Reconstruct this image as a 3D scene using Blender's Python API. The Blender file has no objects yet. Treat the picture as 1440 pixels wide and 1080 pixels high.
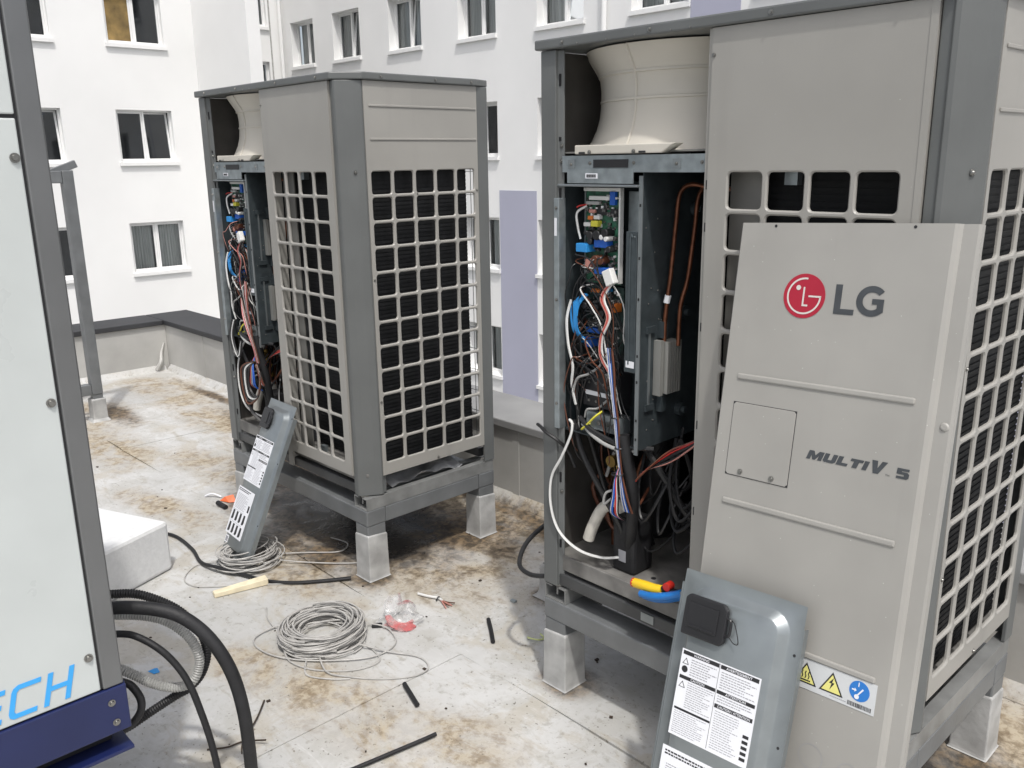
import bpy, bmesh, math, random
from mathutils import Vector, Matrix
R = math.radians
random.seed(7)
sc = bpy.context.scene
COL = sc.collection

# ------------------------------------------------------------------ camera, sky, sun, exposure
cd = bpy.data.cameras.new('camera'); cam = bpy.data.objects.new('camera', cd); COL.objects.link(cam)
yaw, pitch, roll = -0.8161, 0.252, -0.0154
fw = Vector((math.sin(yaw)*math.cos(pitch), math.cos(yaw)*math.cos(pitch), -math.sin(pitch)))
r0 = Vector((math.cos(yaw), -math.sin(yaw), 0)); u0 = r0.cross(fw)
rv = r0*math.cos(roll) + u0*math.sin(roll); uv_ = -r0*math.sin(roll) + u0*math.cos(roll)
M = Matrix((rv, uv_, -fw)).transposed().to_4x4(); M.translation = (1.9651, -1.9875, 1.8289)
cam.matrix_world = M
cd.sensor_width = 36; cd.lens = 36*1227.66/1440; cd.clip_start = 0.05; cd.clip_end = 3000
sc.camera = cam
SUN_EL, SUN_H = R(62.5), Vector((0.858, -0.513, 0)).normalized()
w = bpy.data.worlds.new('World'); sc.world = w; w.use_nodes = True
nt = w.node_tree; sky = nt.nodes.new('ShaderNodeTexSky'); sky.sky_type = 'NISHITA'; sky.sun_disc = False
sky.sun_elevation = SUN_EL; sky.sun_rotation = math.atan2(SUN_H.x, SUN_H.y); sky.dust_density = 4.0; sky.ozone_density = 0.6; sky.air_density = 0.8
hs = nt.nodes.new('ShaderNodeHueSaturation'); hs.inputs['Saturation'].default_value = 0.42; nt.links.new(sky.outputs[0], hs.inputs['Color'])   # thin bright cloud
bg = nt.nodes['Background']; nt.links.new(hs.outputs[0], bg.inputs[0]); bg.inputs[1].default_value = 0.15
sd = bpy.data.lights.new('sun', 'SUN'); so = bpy.data.objects.new('sun', sd); COL.objects.link(so)
sd.energy = 1.85; sd.angle = R(2.0); sd.color = (1, 0.975, 0.935)
sv = Vector((SUN_H.x*math.cos(SUN_EL), SUN_H.y*math.cos(SUN_EL), math.sin(SUN_EL)))
so.rotation_euler = sv.to_track_quat('Z', 'Y').to_euler(); so.location = (3, -3, 9)
sc.view_settings.view_transform = 'Standard'; sc.view_settings.look = 'None'
sc.view_settings.exposure = 0.38; sc.view_settings.gamma = 1.0; sc.view_settings.use_curve_mapping = False

# ------------------------------------------------------------------ materials
MATS = {}
def mat(name, col, rough=0.5, metal=0.0, var=0.06, vscale=6.0, bump=0.0, bscale=80.0, specks=0.0, spec=0.5, coat=0.0, stretch=None):
    if name in MATS: return MATS[name]
    m = bpy.data.materials.new(name); m.use_nodes = True; n = m.node_tree.nodes; l = m.node_tree.links
    b = n['Principled BSDF']; b.inputs['Roughness'].default_value = rough; b.inputs['Metallic'].default_value = metal
    b.inputs['Specular IOR Level'].default_value = spec; b.inputs['Coat Weight'].default_value = coat
    tc = n.new('ShaderNodeTexCoord'); src = tc.outputs['Object']
    if stretch:
        mp = n.new('ShaderNodeMapping'); mp.inputs['Scale'].default_value = stretch; l.new(src, mp.inputs[0]); src = mp.outputs[0]
    nz = n.new('ShaderNodeTexNoise'); nz.inputs['Scale'].default_value = vscale; nz.inputs['Detail'].default_value = 6; l.new(src, nz.inputs['Vector'])
    mr = n.new('ShaderNodeMapRange'); mr.inputs[1].default_value = 0.3; mr.inputs[2].default_value = 0.7
    mr.inputs[3].default_value = 1-var*1.6; mr.inputs[4].default_value = 1+var; l.new(nz.outputs[0], mr.inputs[0])
    mx = n.new('ShaderNodeMix'); mx.data_type = 'RGBA'; mx.blend_type = 'MULTIPLY'; mx.inputs[0].default_value = 1
    mx.inputs[6].default_value = (*col, 1); l.new(mr.outputs[0], mx.inputs[7]); out = mx.outputs[2]
    if specks > 0:                                   # sparse pale specks: glints on water drops painted in, and grit
        vo = n.new('ShaderNodeTexVoronoi'); vo.inputs['Scale'].default_value = 70; l.new(tc.outputs['Object'], vo.inputs['Vector'])
        th = n.new('ShaderNodeMapRange'); th.inputs[1].default_value = 0.10; th.inputs[2].default_value = 0.04; l.new(vo.outputs['Distance'], th.inputs[0])
        sp = n.new('ShaderNodeSeparateColor'); l.new(vo.outputs['Color'], sp.inputs[0])
        gt = n.new('ShaderNodeMath'); gt.operation = 'GREATER_THAN'; gt.inputs[1].default_value = 1-specks; l.new(sp.outputs[0], gt.inputs[0])
        mu = n.new('ShaderNodeMath'); mu.operation = 'MULTIPLY'; l.new(th.outputs[0], mu.inputs[0]); l.new(gt.outputs[0], mu.inputs[1])
        m2 = n.new('ShaderNodeMix'); m2.data_type = 'RGBA'; l.new(mu.outputs[0], m2.inputs[0]); l.new(out, m2.inputs[6]); m2.inputs[7].default_value = (0.55, 0.55, 0.53, 1); out = m2.outputs[2]
        ms = n.new('ShaderNodeMapping'); ms.inputs['Scale'].default_value = (13, 13, 0.9); l.new(tc.outputs['Object'], ms.inputs[0])
        ns = n.new('ShaderNodeTexNoise'); ns.inputs['Scale'].default_value = 1.0; ns.inputs['Detail'].default_value = 5; l.new(ms.outputs[0], ns.inputs['Vector'])
        rs = n.new('ShaderNodeMapRange'); rs.inputs[1].default_value = 0.58; rs.inputs[2].default_value = 0.78; rs.inputs[3].default_value = 1.0; rs.inputs[4].default_value = 0.92; l.new(ns.outputs[0], rs.inputs[0])
        m3 = n.new('ShaderNodeMix'); m3.data_type = 'RGBA'; m3.blend_type = 'MULTIPLY'; m3.inputs[0].default_value = 1; l.new(out, m3.inputs[6]); l.new(rs.outputs[0], m3.inputs[7]); out = m3.outputs[2]
    l.new(out, b.inputs['Base Color'])
    rr = n.new('ShaderNodeMapRange'); rr.inputs[3].default_value = max(rough-0.08, 0.02); rr.inputs[4].default_value = min(rough+0.1, 1); l.new(nz.outputs[0], rr.inputs[0]); l.new(rr.outputs[0], b.inputs['Roughness'])
    if bump > 0:
        n2 = n.new('ShaderNodeTexNoise'); n2.inputs['Scale'].default_value = bscale; n2.inputs['Detail'].default_value = 5; l.new(src, n2.inputs['Vector'])
        bp = n.new('ShaderNodeBump'); bp.inputs['Strength'].default_value = bump; bp.inputs['Distance'].default_value = 0.01; l.new(n2.outputs[0], bp.inputs['Height']); l.new(bp.outputs[0], b.inputs['Normal'])
    MATS[name] = m; return m

BEIGE = mat('beige_panel_paint', (0.312, 0.302, 0.278), 0.36, var=0.045, vscale=3, bump=0.22, bscale=2.2, specks=0.05)
BEIGE2 = mat('beige_panel_paint_wet', (0.322, 0.313, 0.290), 0.34, var=0.05, vscale=4, bump=0.25, bscale=2.5, specks=0.13)
POST = mat('grey_post_paint', (0.118, 0.124, 0.122), 0.38, var=0.06, vscale=5, bump=0.03, bscale=200)
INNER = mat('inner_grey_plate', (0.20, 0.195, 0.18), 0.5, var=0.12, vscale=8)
CREAM = mat('cream_plastic', (0.56, 0.53, 0.465), 0.5, var=0.06, vscale=3)
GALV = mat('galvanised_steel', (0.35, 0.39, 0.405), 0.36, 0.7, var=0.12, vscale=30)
GALVD = mat('shaded_galvanised_box', (0.075, 0.092, 0.100), 0.42, 0.5, var=0.12, vscale=30)  # box steel darkened: shade inside the unit put into the colour
GALVL = mat('galvanised_cover', (0.275, 0.30, 0.308), 0.36, 0.65, var=0.06, vscale=14, bump=0.01, bscale=120)
STEEL = mat('painted_stand_steel', (0.17, 0.178, 0.182), 0.4, 0.25, var=0.12, vscale=7, bump=0.05, bscale=60)
STRUT = mat('strut_channel_steel', (0.27, 0.275, 0.27), 0.4, 0.4, var=0.15, vscale=12)
BOOT = mat('membrane_boot', (0.40, 0.40, 0.39), 0.6, var=0.2, vscale=10, bump=0.2, bscale=40)
PAN = mat('base_pan_dusty', (0.165, 0.16, 0.15), 0.6, var=0.35, vscale=9, bump=0.1, bscale=60)
BLACK = mat('black_plastic', (0.016, 0.016, 0.018), 0.4, var=0.1)
RUBBER = mat('black_rubber', (0.012, 0.012, 0.013), 0.5, var=0.25, vscale=30, bump=0.1, bscale=90)
FOAMB = mat('black_foam_sleeve', (0.012, 0.012, 0.0135), 0.6, var=0.25, vscale=25, bump=0.15, bscale=120)
FIN = mat('coil_fins_black', (0.009, 0.0095, 0.0105), 0.55, var=0.3, vscale=40, spec=0.3)
COPPER = mat('copper_tube', (0.20, 0.08, 0.045), 0.4, 0.8, var=0.25, vscale=30)
BRASS = mat('brass_valve', (0.45, 0.30, 0.10), 0.35, 0.85)
SCREW = mat('zinc_screw', (0.27, 0.265, 0.25), 0.3, 0.9)
WHITEP = mat('white_plastic', (0.72, 0.72, 0.70), 0.45, var=0.04)
PAPER = mat('white_label_paper', (0.74, 0.75, 0.78), 0.5, var=0.03)
INK = mat('black_print', (0.02, 0.02, 0.022), 0.55, var=0.02)
INKG = mat('grey_print', (0.30, 0.30, 0.32), 0.6, var=0.02)
LOGOG = mat('logo_grey_print', (0.050, 0.056, 0.062), 0.55, var=0.12, vscale=30)
LOGOR = mat('logo_red_print', (0.37, 0.011, 0.033), 0.45, var=0.04)
LOGOW = mat('logo_white_print', (0.60, 0.56, 0.53), 0.5, var=0.02)
YELL = mat('warning_yellow', (0.72, 0.68, 0.22), 0.5, var=0.03)
BLUES = mat('mandatory_blue', (0.02, 0.17, 0.52), 0.5, var=0.03)
LBLUE = mat('light_blue_lettering', (0.045, 0.36, 0.78), 0.4, var=0.03)
CABW = mat('cabinet_white_paint', (0.52, 0.55, 0.54), 0.3, var=0.03, vscale=5, bump=0.02, bscale=200)
ALU = mat('aluminium_post', (0.19, 0.194, 0.196), 0.36, 0.6, var=0.05, vscale=6)
NAVY = mat('navy_base_paint', (0.010, 0.0165, 0.075), 0.32, var=0.08)
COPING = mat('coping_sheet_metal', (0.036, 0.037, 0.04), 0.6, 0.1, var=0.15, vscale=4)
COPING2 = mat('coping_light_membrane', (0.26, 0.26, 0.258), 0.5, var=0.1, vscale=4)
STYRO = mat('white_styrofoam', (0.68, 0.685, 0.685), 0.75, var=0.04, vscale=40, bump=0.25, bscale=90)
CABLEG = mat('grey_cable_sheath', (0.42, 0.41, 0.39), 0.45, var=0.12, vscale=20)
CORRG = mat('grey_corrugated_plastic', (0.34, 0.34, 0.325), 0.45, var=0.12, vscale=20)
INSULW = mat('white_pipe_insulation', (0.66, 0.63, 0.56), 0.75, var=0.12, vscale=20, bump=0.2, bscale=60)
WOODC = mat('cream_foam_strip', (0.72, 0.64, 0.46), 0.7, var=0.1, vscale=20)
TOOLY = mat('yellow_grip', (0.85, 0.55, 0.02), 0.4, var=0.04)
TOOLB = mat('blue_grip', (0.012, 0.17, 0.52), 0.4, var=0.05)
REDP = mat('red_plastic', (0.6, 0.03, 0.02), 0.4)
ORANGE = mat('orange_wrap', (0.75, 0.16, 0.05), 0.5)
TWIG = mat('twig_bark', (0.05, 0.035, 0.025), 0.9, var=0.3, vscale=40)
PCB = mat('green_board', (0.03, 0.13, 0.075), 0.4, var=0.4, vscale=60)
PLASTER = mat('white_render', (0.80, 0.80, 0.79), 0.85, var=0.04, vscale=0.35, bump=0.1, bscale=30)
LILAC = mat('lilac_render', (0.40, 0.405, 0.50), 0.85, var=0.03, vscale=0.6, bump=0.1, bscale=30)
PVC = mat('white_window_pvc', (0.80, 0.80, 0.79), 0.35, var=0.02)
CURT = mat('grey_curtain', (0.80, 0.80, 0.78), 0.9, var=0.2, vscale=3, stretch=(9, 9, 0.3))
DARKR = mat('dark_room', (0.045, 0.047, 0.056), 0.9, var=0.3, vscale=0.7)
PLY = mat('plywood_board', (0.24, 0.16, 0.055), 0.7, var=0.35, vscale=3)
GROUND = mat('street_ground', (0.16, 0.16, 0.15), 0.9, var=0.25, vscale=0.05)
WCOL = {'white': (0.68, 0.68, 0.66), 'black': (0.014, 0.014, 0.015), 'red': (0.50, 0.03, 0.025), 'blue': (0.015, 0.10, 0.45), 'brown': (0.12, 0.04, 0.02),
        'pink': (0.52, 0.24, 0.20), 'grey': (0.34, 0.34, 0.33), 'sky': (0.03, 0.26, 0.62), 'orange': (0.62, 0.17, 0.03), 'yellow': (0.65, 0.60, 0.06), 'green': (0.03, 0.2, 0.06)}
WM = {k: mat(k+'_wire_sheath', v, 0.4, var=0.06) for k, v in WCOL.items()}

def glass_mat(name, tint, alpha):
    m = bpy.data.materials.new(name); m.use_nodes = True; n = m.node_tree.nodes; l = m.node_tree.links
    n.remove(n['Principled BSDF']); o = n['Material Output']
    t = n.new('ShaderNodeBsdfTransparent'); t.inputs[0].default_value = (*tint, 1)
    g = n.new('ShaderNodeBsdfGlossy'); g.inputs['Roughness'].default_value = 0.03; g.inputs[0].default_value = (0.9, 0.93, 0.95, 1)
    f = n.new('ShaderNodeFresnel'); f.inputs[0].default_value = 1.5
    a = n.new('ShaderNodeMath'); a.operation = 'ADD'; a.inputs[1].default_value = alpha; l.new(f.outputs[0], a.inputs[0])
    x = n.new('ShaderNodeMixShader'); l.new(a.outputs[0], x.inputs[0]); l.new(t.outputs[0], x.inputs[1]); l.new(g.outputs[0], x.inputs[2]); l.new(x.outputs[0], o.inputs[0])
    return m
GLASS = glass_mat('window_glass', (0.84, 0.87, 0.87), 0.03)
def film_mat(name, tint, opac):
    m = bpy.data.materials.new(name); m.use_nodes = True; n = m.node_tree.nodes; l = m.node_tree.links
    b = n['Principled BSDF']; b.inputs['Base Color'].default_value = (*tint, 1); b.inputs['Roughness'].default_value = 0.18
    tc = n.new('ShaderNodeTexCoord'); nz = n.new('ShaderNodeTexNoise'); nz.inputs['Scale'].default_value = 22; l.new(tc.outputs['Object'], nz.inputs['Vector'])
    mr = n.new('ShaderNodeMapRange'); mr.inputs[1].default_value = 0.35; mr.inputs[2].default_value = 0.65; mr.inputs[3].default_value = max(0, opac-0.25); mr.inputs[4].default_value = min(1, opac+0.25)
    l.new(nz.outputs[0], mr.inputs[0]); l.new(mr.outputs[0], b.inputs['Alpha']); return m
FILM = film_mat('clear_plastic_film', (0.60, 0.60, 0.60), 0.30)
FILMR = film_mat('red_printed_film', (0.55, 0.10, 0.10), 0.42)

def roof_mat():
    m = bpy.data.materials.new('stained_roof_membrane'); m.use_nodes = True; n = m.node_tree.nodes; l = m.node_tree.links; b = n['Principled BSDF']
    pos = n.new('ShaderNodeNewGeometry').outputs['Position']
    def noise(s, d=6, rough=0.6, dist=0.0, st=None):
        v = pos
        if st: mp = n.new('ShaderNodeMapping'); mp.inputs['Scale'].default_value = st[0]; mp.inputs['Rotation'].default_value = (0, 0, st[1]); l.new(pos, mp.inputs[0]); v = mp.outputs[0]
        z = n.new('ShaderNodeTexNoise'); z.inputs['Scale'].default_value = s; z.inputs['Detail'].default_value = d; z.inputs['Roughness'].default_value = rough; z.inputs['Distortion'].default_value = dist; l.new(v, z.inputs['Vector']); return z.outputs[0]
    def rng(x, a, c, lo=0.0, hi=1.0):
        r = n.new('ShaderNodeMapRange'); r.interpolation_type = 'SMOOTHSTEP'; r.inputs[1].default_value = a; r.inputs[2].default_value = c; r.inputs[3].default_value = lo; r.inputs[4].default_value = hi; l.new(x, r.inputs[0]); return r.outputs[0]
    def ma(op, a, c):
        q = n.new('ShaderNodeMath'); q.operation = op
        for i, v in enumerate((a, c)):
            if isinstance(v, (int, float)): q.inputs[i].default_value = v
            else: l.new(v, q.inputs[i])
        return q.outputs[0]
    def mixc(f, a, c):
        x = n.new('ShaderNodeMix'); x.data_type = 'RGBA'; l.new(f, x.inputs[0])
        for i, v in ((6, a), (7, c)):
            if isinstance(v, tuple): x.inputs[i].default_value = (*v, 1)
            else: l.new(v, x.inputs[i])
        return x.outputs[2]
    big = noise(1.3, 5, 0.6, 0.4); mid = noise(4.5, 8, 0.68, 0.6); fine = noise(22, 8, 0.72, 0.3); grit = noise(95, 4, 0.6); streak = noise(3.0, 7, 0.65, 0.2, ((1.0, 3.6, 1.0), R(28)))
    def blob(x, y, rx, ry, rot=0.0, soft=0.45):
        mp = n.new('ShaderNodeMapping'); mp.vector_type = 'TEXTURE'; mp.inputs['Location'].default_value = (x, y, 0); mp.inputs['Rotation'].default_value = (0, 0, rot); mp.inputs['Scale'].default_value = (rx, ry, 1); l.new(pos, mp.inputs[0])
        sx = n.new('ShaderNodeSeparateXYZ'); l.new(mp.outputs[0], sx.inputs[0])
        d = ma('SQRT', ma('ADD', ma('MULTIPLY', sx.outputs[0], sx.outputs[0]), ma('MULTIPLY', sx.outputs[1], sx.outputs[1])), 0.0)
        d = ma('ADD', d, ma('MULTIPLY', ma('SUBTRACT', mid, 0.5), 1.7)); d = ma('ADD', d, ma('MULTIPLY', ma('SUBTRACT', fine, 0.5), 0.7))
        return rng(d, 0.9+soft, 0.9-soft)
    def union(bl):
        o = bl[0]
        for x in bl[1:]: o = ma('MAXIMUM', o, x)
        return o
    patch = noise(2.6, 12, 0.72, 0.5); scr = noise(5.0, 9, 0.7, 0.15, ((1.0, 6.0, 1.0), R(-22))); fleck = noise(70, 3, 0.55); fleck2 = noise(38, 5, 0.7)
    c = mixc(rng(big, 0.38, 0.62), (0.44, 0.438, 0.425), (0.53, 0.53, 0.52))
    c = mixc(rng(mid, 0.46, 0.60, 0, 0.55), c, (0.375, 0.365, 0.335))
    c = mixc(rng(patch, 0.52, 0.60, 0, 0.50), c, (0.385, 0.345, 0.275))
    c = mixc(rng(streak, 0.56, 0.70, 0, 0.55), c, (0.32, 0.28, 0.21))
    c = mixc(rng(scr, 0.58, 0.68, 0, 0.45), c, (0.29, 0.255, 0.20))
    c = mixc(rng(scr, 0.42, 0.30, 0, 0.7), c, (0.58, 0.58, 0.57))
    c = mixc(rng(fine, 0.54, 0.66, 0, 0.55), c, (0.26, 0.245, 0.21))
    och = union([blob(-0.60, -0.62, 0.45, 0.16, 0.3), blob(-0.08, -0.55, 0.35, 0.18, 0.5), blob(1.42, 0.85, 0.4, 0.30), blob(-2.9, 0.25, 0.7, 0.2, 0.2), blob(-4.0, 0.7, 1.2, 0.25), blob(-1.2, 0.45, 0.6, 0.5), blob(-2.6, -0.3, 0.5, 0.12, 0.2), blob(-3.9, -0.15, 0.5, 0.25), blob(-1.35, 0.9, 0.8, 0.25), blob(-4.8, 0.0, 0.5, 0.35), blob(0.7, 0.9, 0.9, 0.4), blob(-1.45, -0.2, 0.5, 0.16), blob(-5.2, 0.75, 0.6, 0.25)])
    c = mixc(ma('MULTIPLY', och, rng(patch, 0.40, 0.56, 0.25, 0.9)), c, mixc(rng(fine, 0.4, 0.6), (0.21, 0.155, 0.09), (0.42, 0.36, 0.265)))
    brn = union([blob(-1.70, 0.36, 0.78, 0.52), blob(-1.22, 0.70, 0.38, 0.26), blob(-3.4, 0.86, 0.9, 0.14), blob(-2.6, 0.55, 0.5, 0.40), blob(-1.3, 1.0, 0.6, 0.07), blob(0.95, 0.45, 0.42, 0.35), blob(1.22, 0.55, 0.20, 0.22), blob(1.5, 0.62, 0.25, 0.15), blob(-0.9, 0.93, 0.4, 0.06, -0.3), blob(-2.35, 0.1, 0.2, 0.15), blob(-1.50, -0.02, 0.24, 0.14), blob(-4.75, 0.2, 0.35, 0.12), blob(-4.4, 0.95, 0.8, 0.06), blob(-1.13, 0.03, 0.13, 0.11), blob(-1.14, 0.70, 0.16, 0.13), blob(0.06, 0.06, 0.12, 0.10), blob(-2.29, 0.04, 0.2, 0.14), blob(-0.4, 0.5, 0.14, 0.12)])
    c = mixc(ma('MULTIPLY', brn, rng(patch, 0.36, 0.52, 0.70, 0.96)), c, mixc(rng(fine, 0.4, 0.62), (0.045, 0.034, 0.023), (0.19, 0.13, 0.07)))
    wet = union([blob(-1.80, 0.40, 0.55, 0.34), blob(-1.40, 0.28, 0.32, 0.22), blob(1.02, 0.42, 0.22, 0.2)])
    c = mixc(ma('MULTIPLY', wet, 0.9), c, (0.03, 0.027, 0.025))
    dirty = rng(mid, 0.40, 0.58)
    c = mixc(ma('MULTIPLY', ma('MULTIPLY', rng(fleck, 0.64, 0.70), dirty), 0.8), c, (0.10, 0.088, 0.07))
    c = mixc(ma('MULTIPLY', ma('MULTIPLY', rng(fleck2, 0.62, 0.68), rng(streak, 0.45, 0.60)), 0.8), c, (0.13, 0.105, 0.075))
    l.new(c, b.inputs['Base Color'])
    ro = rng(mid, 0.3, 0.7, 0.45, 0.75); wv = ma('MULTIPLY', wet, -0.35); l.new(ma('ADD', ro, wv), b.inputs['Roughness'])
    bp = n.new('ShaderNodeBump'); bp.inputs['Strength'].default_value = 0.35; bp.inputs['Distance'].default_value = 0.004; l.new(ma('ADD', fine, ma('MULTIPLY', mid, 2.0)), bp.inputs['Height']); l.new(bp.outputs[0], b.inputs['Normal'])
    return m
ROOF = roof_mat()
def wallmat():
    m = mat('parapet_membrane', (0.42, 0.415, 0.395), 0.6, var=0.14, vscale=2.2, bump=0.15, bscale=25); return m
PARA = wallmat()

# ------------------------------------------------------------------ mesh helpers
class MB:
    def __init__(s): s.v = []; s.f = []
    def add(s, vs, fs):
        k = len(s.v); s.v += [tuple(x) for x in vs]; s.f += [tuple(i+k for i in f) for f in fs]; return s
    def box(s, x0, x1, y0, y1, z0, z1, mtx=None):
        vs = [Vector((x, y, z)) for z in (z0, z1) for y in (y0, y1) for x in (x0, x1)]
        if mtx: vs = [mtx @ v for v in vs]
        return s.add(vs, [(0, 2, 3, 1), (4, 5, 7, 6), (0, 1, 5, 4), (2, 6, 7, 3), (0, 4, 6, 2), (1, 3, 7, 5)])
    def prism(s, pts, a, b, axis='z'):               # polygon pts extruded from a to b along an axis
        def P(p, t): return {'z': (p[0], p[1], t), 'y': (p[0], t, p[1]), 'x': (t, p[0], p[1])}[axis]
        n = len(pts); vs = [P(p, a) for p in pts]+[P(p, b) for p in pts]
        return s.add(vs, [tuple(range(n-1, -1, -1)), tuple(range(n, 2*n))]+[(i, (i+1) % n, n+(i+1) % n, n+i) for i in range(n)])
    def quad(s, a, b, c, d): return s.add([a, b, c, d], [(0, 1, 2, 3)])
    def cyl(s, p, q, r, n=12, r2=None, cap=True):
        p, q = Vector(p), Vector(q); d = (q-p).normalized(); a = d.orthogonal().normalized(); b = d.cross(a); r2 = r if r2 is None else r2
        vs = [p+(a*math.cos(t)+b*math.sin(t))*r for t in [2*math.pi*i/n for i in range(n)]]+[q+(a*math.cos(t)+b*math.sin(t))*r2 for t in [2*math.pi*i/n for i in range(n)]]
        fs = [(i, (i+1) % n, n+(i+1) % n, n+i) for i in range(n)]
        if cap: fs += [tuple(range(n-1, -1, -1)), tuple(range(n, 2*n))]
        return s.add(vs, fs)
    def tube(s, pts, r, n=6, rf=None, smooth=True, sub=6):
        P = [Vector(p) for p in pts]
        if smooth and len(P) > 2: P = spline(P, sub)
        k0 = len(s.v); up = None
        for i, p in enumerate(P):
            d = (P[min(i+1, len(P)-1)]-P[max(i-1, 0)]).normalized()
            if up is None: up = d.orthogonal().normalized()
            else:
                up = (up-d*up.dot(d)); up = up.normalized() if up.length > 1e-6 else d.orthogonal().normalized()
            b = d.cross(up); rr = r*(rf(i) if rf else 1)
            s.v += [tuple(p+(up*math.cos(2*math.pi*j/n)+b*math.sin(2*math.pi*j/n))*rr) for j in range(n)]
        for i in range(len(P)-1):
            for j in range(n): s.f.append((k0+i*n+j, k0+i*n+(j+1) % n, k0+(i+1)*n+(j+1) % n, k0+(i+1)*n+j))
        s.f.append(tuple(k0+j for j in range(n-1, -1, -1))); e = k0+(len(P)-1)*n; s.f.append(tuple(e+j for j in range(n)))
        return s
    def lathe(s, prof, cx, cy, n=48, a0=0, a1=2*math.pi):
        k = len(s.v); m = len(prof); full = abs(a1-a0-2*math.pi) < 1e-6; c = n if full else n+1
        for i in range(c):
            t = a0+(a1-a0)*i/n; s.v += [(cx+r*math.cos(t), cy+r*math.sin(t), z) for r, z in prof]
        for i in range(n):
            j = (i+1) % c
            for q in range(m-1): s.f.append((k+i*m+q, k+j*m+q, k+j*m+q+1, k+i*m+q+1))
        return s
    def xf(s, mtx): s.v = [tuple(mtx @ Vector(v)) for v in s.v]; return s
    def mesh(s, name, m, smooth=False):
        me = bpy.data.meshes.new(name); me.from_pydata(s.v, [], s.f); me.update()
        bm = bmesh.new(); bm.from_mesh(me); bmesh.ops.recalc_face_normals(bm, faces=bm.faces); bm.to_mesh(me); bm.free()
        if m: me.materials.append(m)
        if smooth:
            me.polygons.foreach_set('use_smooth', [True]*len(me.polygons))
            try: me.set_sharp_from_angle(angle=R(40))
            except Exception: pass
        return me
    def build(s, name, m, parent=None, smooth=False, bevel=0.0, loc=None, label=None, kind=None):
        o = bpy.data.objects.new(name, s.mesh(name, m, smooth)); COL.objects.link(o)
        if parent: o.parent = parent
        if loc: o.location = loc
        if bevel > 0:
            bv = o.modifiers.new('bevel', 'BEVEL'); bv.width = bevel; bv.segments = 2; bv.limit_method = 'ANGLE'; bv.angle_limit = R(40)
        if label: o['label'] = label
        if kind: o['kind'] = kind
        return o
def spline(P, sub):
    out = []
    for i in range(len(P)-1):
        p0, p1, p2, p3 = P[max(i-1, 0)], P[i], P[i+1], P[min(i+2, len(P)-1)]
        for k in range(sub):
            t = k/sub; out.append(0.5*((2*p1)+(p2-p0)*t+(2*p0-5*p1+4*p2-p3)*t*t+(3*p1-p0-3*p2+p3)*t**3))
    return out+[P[-1]]
def tag(o, label, cat, group=None):
    o['label'] = label; o['category'] = cat
    if group: o['group'] = group
    return o
def thing(name, label, cat, loc=(0, 0, 0), rz=0.0, group=None, mtx=None):
    o = bpy.data.objects.new(name, None); COL.objects.link(o); o.empty_display_size = 0.1
    if mtx is not None: o.matrix_world = mtx
    else: o.location = loc; o.rotation_euler = (0, 0, rz)
    return tag(o, label, cat, group)
def inst(src, name, parent, loc=None, rot=None):
    o = src.copy(); o.name = name; COL.objects.link(o); o.parent = parent
    if loc is not None: o.location = loc
    if rot is not None: o.rotation_euler = rot
    return o
def share(me, name, parent, loc, rot=(0, 0, 0), sc_=None):
    o = bpy.data.objects.new(name, me); COL.objects.link(o); o.parent = parent; o.location = loc; o.rotation_euler = rot
    if sc_: o.scale = sc_
    return o
def text_mb(txt, u0, u1, v0, v1, y=-0.0006, shear=0.0, bold=0.0, spacing=1.0):
    c = bpy.data.curves.new('txt', 'FONT'); c.body = txt; c.size = 1; c.shear = shear; c.offset = bold; c.resolution_u = 3; c.space_character = spacing
    o = bpy.data.objects.new('txt', c); COL.objects.link(o)
    me = bpy.data.meshes.new_from_object(o.evaluated_get(bpy.context.evaluated_depsgraph_get()))
    vs = [v.co.copy() for v in me.vertices]; fs = [tuple(p.vertices) for p in me.polygons]
    bpy.data.objects.remove(o); bpy.data.curves.remove(c); bpy.data.meshes.remove(me)
    x0, x1 = min(v.x for v in vs), max(v.x for v in vs); y0, y1 = min(v.y for v in vs), max(v.y for v in vs)
    return MB().add([(u0+(v.x-x0)/(x1-x0)*(u1-u0), y, v0+(v.y-y0)/(y1-y0)*(v1-v0)) for v in vs], fs)
def arc(cx, cy, r, a0, a1, n): return [(cx+r*math.cos(a0+(a1-a0)*i/n), cy+r*math.sin(a0+(a1-a0)*i/n)) for i in range(n+1)]
def ring_sector(cx, cy, r0, r1, a0, a1, n): return arc(cx, cy, r1, a0, a1, n)+arc(cx, cy, r0, a1, a0, n)
def flat(mb, pts, y, t=0.0006):
    """polygon strip-safe flat print: fan from consecutive pairs for ring shapes, else one ngon, in the xz plane"""
    return mb.prism(pts, y, y-t, 'y')
def sheet_ring(mb, cx, cy, r0, r1, a0, a1, n, y):
    A = arc(cx, cy, r1, a0, a1, n); B = arc(cx, cy, r0, a0, a1, n)
    for i in range(n): mb.quad((A[i][0], y, A[i][1]), (A[i+1][0], y, A[i+1][1]), (B[i+1][0], y, B[i+1][1]), (B[i][0], y, B[i][1]))
    return mb

SCREW_ME = (lambda b: (b.cyl((0, 0.001, 0), (0, -0.002, 0), 0.009, 14), b.cyl((0, -0.002, 0), (0, -0.006, 0), 0.0062, 10, 0.0048), b))(MB())[2].mesh('screw', SCREW, True)
def screw(parent, x, y, z, face='-y', s=1.0):
    rot = {'-y': (0, 0, 0), '+x': (0, 0, R(90)), 'up': (R(-90), 0, 0)}[face]
    return share(SCREW_ME, 'screw', parent, (x, y, z), rot, (s, s, s))

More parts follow.
